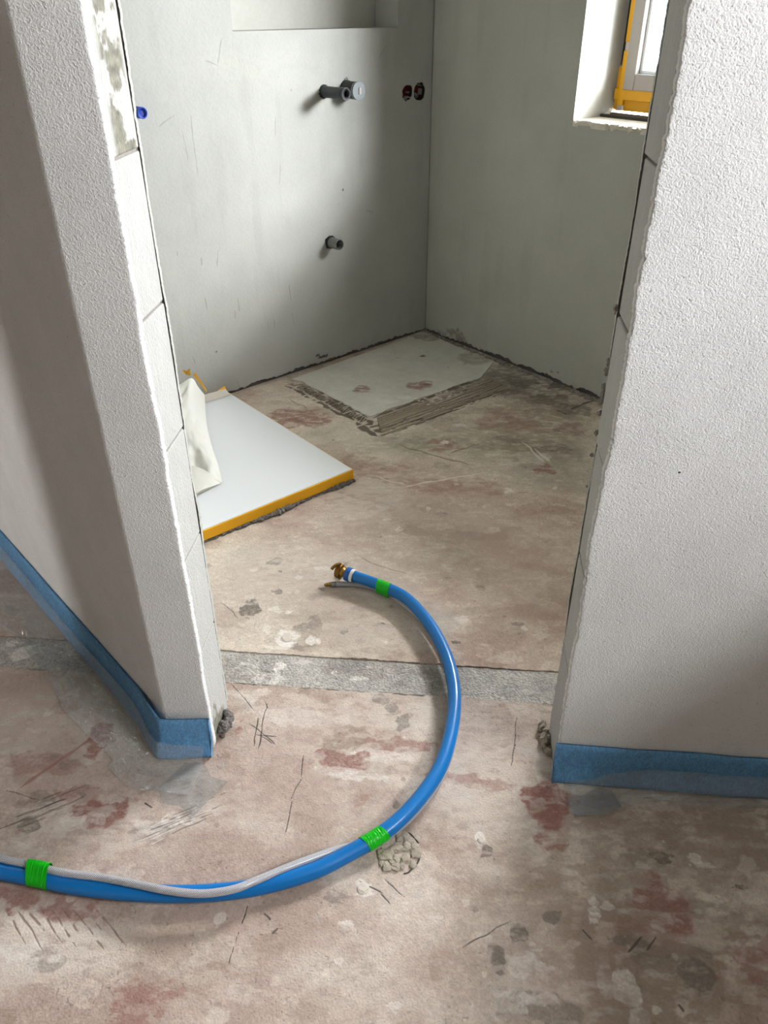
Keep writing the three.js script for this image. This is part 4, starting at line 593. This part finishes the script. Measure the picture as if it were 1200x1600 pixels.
{
  // peeled-off protective sheet, slumped over the board, its far end propped against the wall
  const t = thing('protective_sheet', 'crumpled cream-white protective sheet peeled off the white board', 'plastic sheet');
  const C = [ // rows from the near edge to the back, columns from the right edge to the hidden left side
    [[-0.795, 0.056, -2.315], [-0.82, 0.06, -2.266], [-0.851, 0.064, -2.219], [-0.88, 0.068, -2.18], [-0.916, 0.07, -2.141]],
    [[-0.83, 0.075, -2.398], [-0.855, 0.1, -2.374], [-0.911, 0.085, -2.396], [-0.945, 0.09, -2.347], [-0.988, 0.09, -2.315]],
    [[-0.887, 0.075, -2.524], [-0.912, 0.11, -2.492], [-0.95, 0.12, -2.485], [-1, 0.115, -2.48], [-1.052, 0.11, -2.464]],
    [[-0.957, 0.07, -2.698], [-0.964, 0.12, -2.631], [-0.996, 0.14, -2.61], [-1.043, 0.14, -2.595], [-1.106, 0.13, -2.598]],
    [[-1.011, 0.07, -2.857], [-1.016, 0.125, -2.789], [-1.033, 0.16, -2.748], [-1.08, 0.16, -2.732], [-1.15, 0.15, -2.735]],
    [[-1.052, 0.075, -2.988], [-1.063, 0.125, -2.955], [-1.077, 0.18, -2.926], [-1.115, 0.17, -2.88], [-1.185, 0.16, -2.858]]];
  const V = (p) => new THREE.Vector3(...p), rows = C.map((r) => new THREE.CatmullRomCurve3(r.map(V)));
  const g = grid(40, 56, (u, v) => { const col = new THREE.CatmullRomCurve3(rows.map((c) => c.getPoint(u))), p = col.getPoint(v); const w = 0.012 * (Math.abs(2 * fbm(u * 4 + v * 2, v * 5, 3, 91) - 1) - 0.3) * Math.min(1, 8 * u) * Math.min(1, 8 * v); return [p.x, Math.max(p.y + w, 0.0535), p.z + w * 0.6]; });
  mesh('sheet', g, M.sheet, t);
  // turned-over lower corner
  const F3 = [V([-0.795, 0.059, -2.314]), V([-0.921, 0.1, -2.359]), V([-0.88, 0.075, -2.169])];
  mesh('folded_corner', grid(14, 14, (u, v) => { const p = F3[0].clone().multiplyScalar(1 - u).addScaledVector(F3[1].clone().lerp(F3[2], v), u); return [p.x, p.y + 0.016 * Math.sin(u * Math.PI) * (1 - 0.6 * v) + 0.004 * (fbm(u * 4, v * 4, 3, 95) - 0.5), p.z + 0.012]; }), M.sheet, t);
  const b0 = V([-1.05, 0.078, -2.995]), b1 = V([-1.079, 0.182, -2.935]);
  mesh('tape_edge', grid(10, 2, (u, v) => { const p = b0.clone().lerp(b1, u); return [p.x + 0.012 * v * u + 0.003, p.y + 0.012 * v, p.z - 0.012]; }), M.yellowTape, t).userData.label = 'yellow tape along the far edge';
  const k0 = V([-1.079, 0.185, -2.928]), k1 = V([-1.11, 0.17, -2.96]), k2 = V([-1.14, 0.185, -2.983]), k3 = V([-1.094, 0.2, -2.965]);
  mesh('tape_curl', grid(10, 6, (u, v) => { const p = k0.clone().lerp(k1, u).multiplyScalar(1 - v).addScaledVector(k3.clone().lerp(k2, u), v); return [p.x, p.y - 0.008 * Math.sin(u * 3.14) * v + 0.003, p.z + 0.006 * Math.sin(u * 6) - 0.004]; }), M.yellowTape, t).userData.label = 'curled end of yellow tape';
}

// ---------------------------------------------------------------- on the back wall: pipe stubs, sockets, blue plug
function stub(name, label, category, t, y) { const o = thing(name, label, category), p = along(CORNER, DB, t, 0); o.position.set(p[0], y, p[1]); o.rotation.y = backFrame.rotation.y; return o; }   // local -z points into the room
const pipeGeo = (r, ri, z0, z1, n = 32) => { const g = new THREE.LatheGeometry([[ri, z0], [r, z0], [r, z1 - 0.001], [r - 0.001, z1], [ri, z1], [ri, z0]].map(([a, b]) => new THREE.Vector2(a, b)), n); g.rotateX(-Math.PI / 2); return g; };
{
  const a = stub('pipe_stub', 'long dark grey pipe stub below the niche, left of the capped one', 'pipe', 0.623, 1.174);
  mesh('pipe', pipeGeo(0.0215, 0.017, -0.05, 0.118), M.pipe, a); mesh('rubber_end', pipeGeo(0.0235, 0.012, 0.112, 0.145), M.pipeDark, a); mesh('wall_seal', pipeGeo(0.0245, 0.0215, -0.01, 0.008), M.pipeDark, a); const plug = new THREE.CylinderGeometry(0.0172, 0.0172, 0.004, 28); plug.rotateX(Math.PI / 2); plug.translate(0, 0, -0.128); mesh('end_disc', plug, M.pipeDark, a);
  const b = stub('pipe_stub', 'short thick dark pipe stub below the niche with a pale grey cap', 'pipe', 0.504, 1.175);
  mesh('pipe', pipeGeo(0.033, 0.027, -0.05, 0.072), M.pipeDark, b);
  const cap = new THREE.CylinderGeometry(0.034, 0.034, 0.014, 36); cap.rotateX(Math.PI / 2); cap.translate(0, 0, -0.077); mesh('cap', cap, M.cap, b).userData.label = 'pale grey end cap';
  const knob = rbox(0.012, 0.026, 0.004, 0.001, -0.004, 0, -0.086); mesh('cap_grip', knob, M.winGrey, b); mesh('wall_seal', pipeGeo(0.0355, 0.033, -0.01, 0.006), M.pipeDark, b);
  const d = stub('drain_stub', 'grey open drain pipe stub low on the back wall', 'pipe', 0.62, 0.572);
  mesh('pipe', pipeGeo(0.0235, 0.0195, -0.08, 0.069), M.drain, d); const bore = new THREE.CylinderGeometry(0.0195, 0.0195, 0.004, 28); bore.rotateX(Math.PI / 2); bore.translate(0, 0, 0.02); mesh('bore', bore, M.pipeDark, d); mesh('wall_seal', pipeGeo(0.0275, 0.0235, -0.012, 0.012), M.pipeDark, d);
  const p = stub('blue_plug', 'small blue plug on the back wall beside the left jamb', 'plug', 1.455, 1.157);
  mesh('plug_body', pipeGeo(0.019, 0.011, -0.03, 0.036, 24), M.blue, p); const pin = new THREE.CylinderGeometry(0.0112, 0.0112, 0.004, 24); pin.rotateX(Math.PI / 2); pin.translate(0, 0, -0.03); mesh('plug_centre', pin, M.blueDark, p);
  for (const [t, label, r, white] of [[0.151, 'red wall box in a ragged hole in the back wall, the left of two', 0.035, 0], [0.075, 'red wall box nearest the corner, with a pale conduit end in it', 0.038, 1]]) {
    const s = stub('wall_box', label, 'wall box', t, 1.1435);
    mesh('box_cup', pipeGeo(r + 0.002, r - 0.002, -0.055, -0.006, 28), M.red, s); const bk = new THREE.CylinderGeometry(r, r, 0.004, 28); bk.rotateX(Math.PI / 2); bk.translate(0, 0, 0.05); mesh('box_back', bk, M.red, s);
    mesh('box_mouth', pipeGeo(r - 0.003, r - 0.0045, -0.02, -0.004, 28), M.pipeDark, s);
    if (white) { mesh('conduit_end', tube([[0.012, -0.012, 0.045], [0.014, -0.012, 0.02], [0.012, -0.02, 0.004]], 0.008, 12, 10)[0], M.cap, s); }
  }
}
// ---------------------------------------------------------------- small things
{
  const p = tag(mesh('paper_scrap', grid(8, 6, (u, v) => [0.03 * u - 0.015, 0.035 * v * (0.4 + 0.6 * Math.abs(u - 0.5)) + 0.002, 0.012 * Math.sin(u * 5) * v]), M.paper), 'torn scrap of grey paper in the corner of the window sill', 'paper scrap');
  const q = along(CORNER, DR, 0.845, 0.175); p.position.set(q[0], 1.092, q[1]); p.rotation.y = rightFrame.rotation.y;
  const lumps = [], r = rng(101), base = [XL + 0.006, -1.262];
  for (let i = 0; i < 26; i++) { const s = 0.004 + 0.007 * r(); lumps.push(moved(rock(800 + i, s, s * 1.2, s * 1.2), base[0] + 0.014 * (r() - 0.3), s * 0.5 + 0.035 * r() * r(), base[1] + 0.075 * (r() - 0.5), r() * 6)); }
  tag(mesh('mortar_lump', mergeGeometries(lumps), M.rubbleDark), 'crumbly dark grey mortar lump at the foot of the left jamb', 'mortar lump');
  const l2 = []; for (let i = 0; i < 16; i++) { const s = 0.004 + 0.008 * r(); l2.push(moved(rock(850 + i, s, s * 1.3, s * 1.2), XR - 0.004 - 0.012 * r(), s * 0.5 + 0.006 * r(), -1.29 + 0.08 * (r() - 0.5), r() * 6)); }
  tag(mesh('mortar_lump', mergeGeometries(l2), M.rubble), 'small grey mortar crumbs at the foot of the right jamb', 'mortar lump');
  const flake = (v, sx, sz, seed) => moved(rock(seed, sx, 0.0022, sz), v[0], 0.0012, v[2], seed);
  const names = [[[-0.423, 0, -1.597], 0.017, 0.02, 31, 'pale plaster flake on the bathroom floor left of the hose end', M.rubblePale], [[0.108, 0, -1.015], 0.009, 0.008, 32, 'small pale plaster flake right of the hose on the hall floor', M.rubblePale], [[-0.126, 0, -0.886], 0.012, 0.012, 33, 'star shaped pale plaster flake just below the middle green tape', M.rubblePale]];
  for (const [v, a, b, s, label, m] of names) tag(mesh('plaster_flake', flake(v, a, b, s), m), label, 'plaster flake');
}

renderer.render(scene, camera);
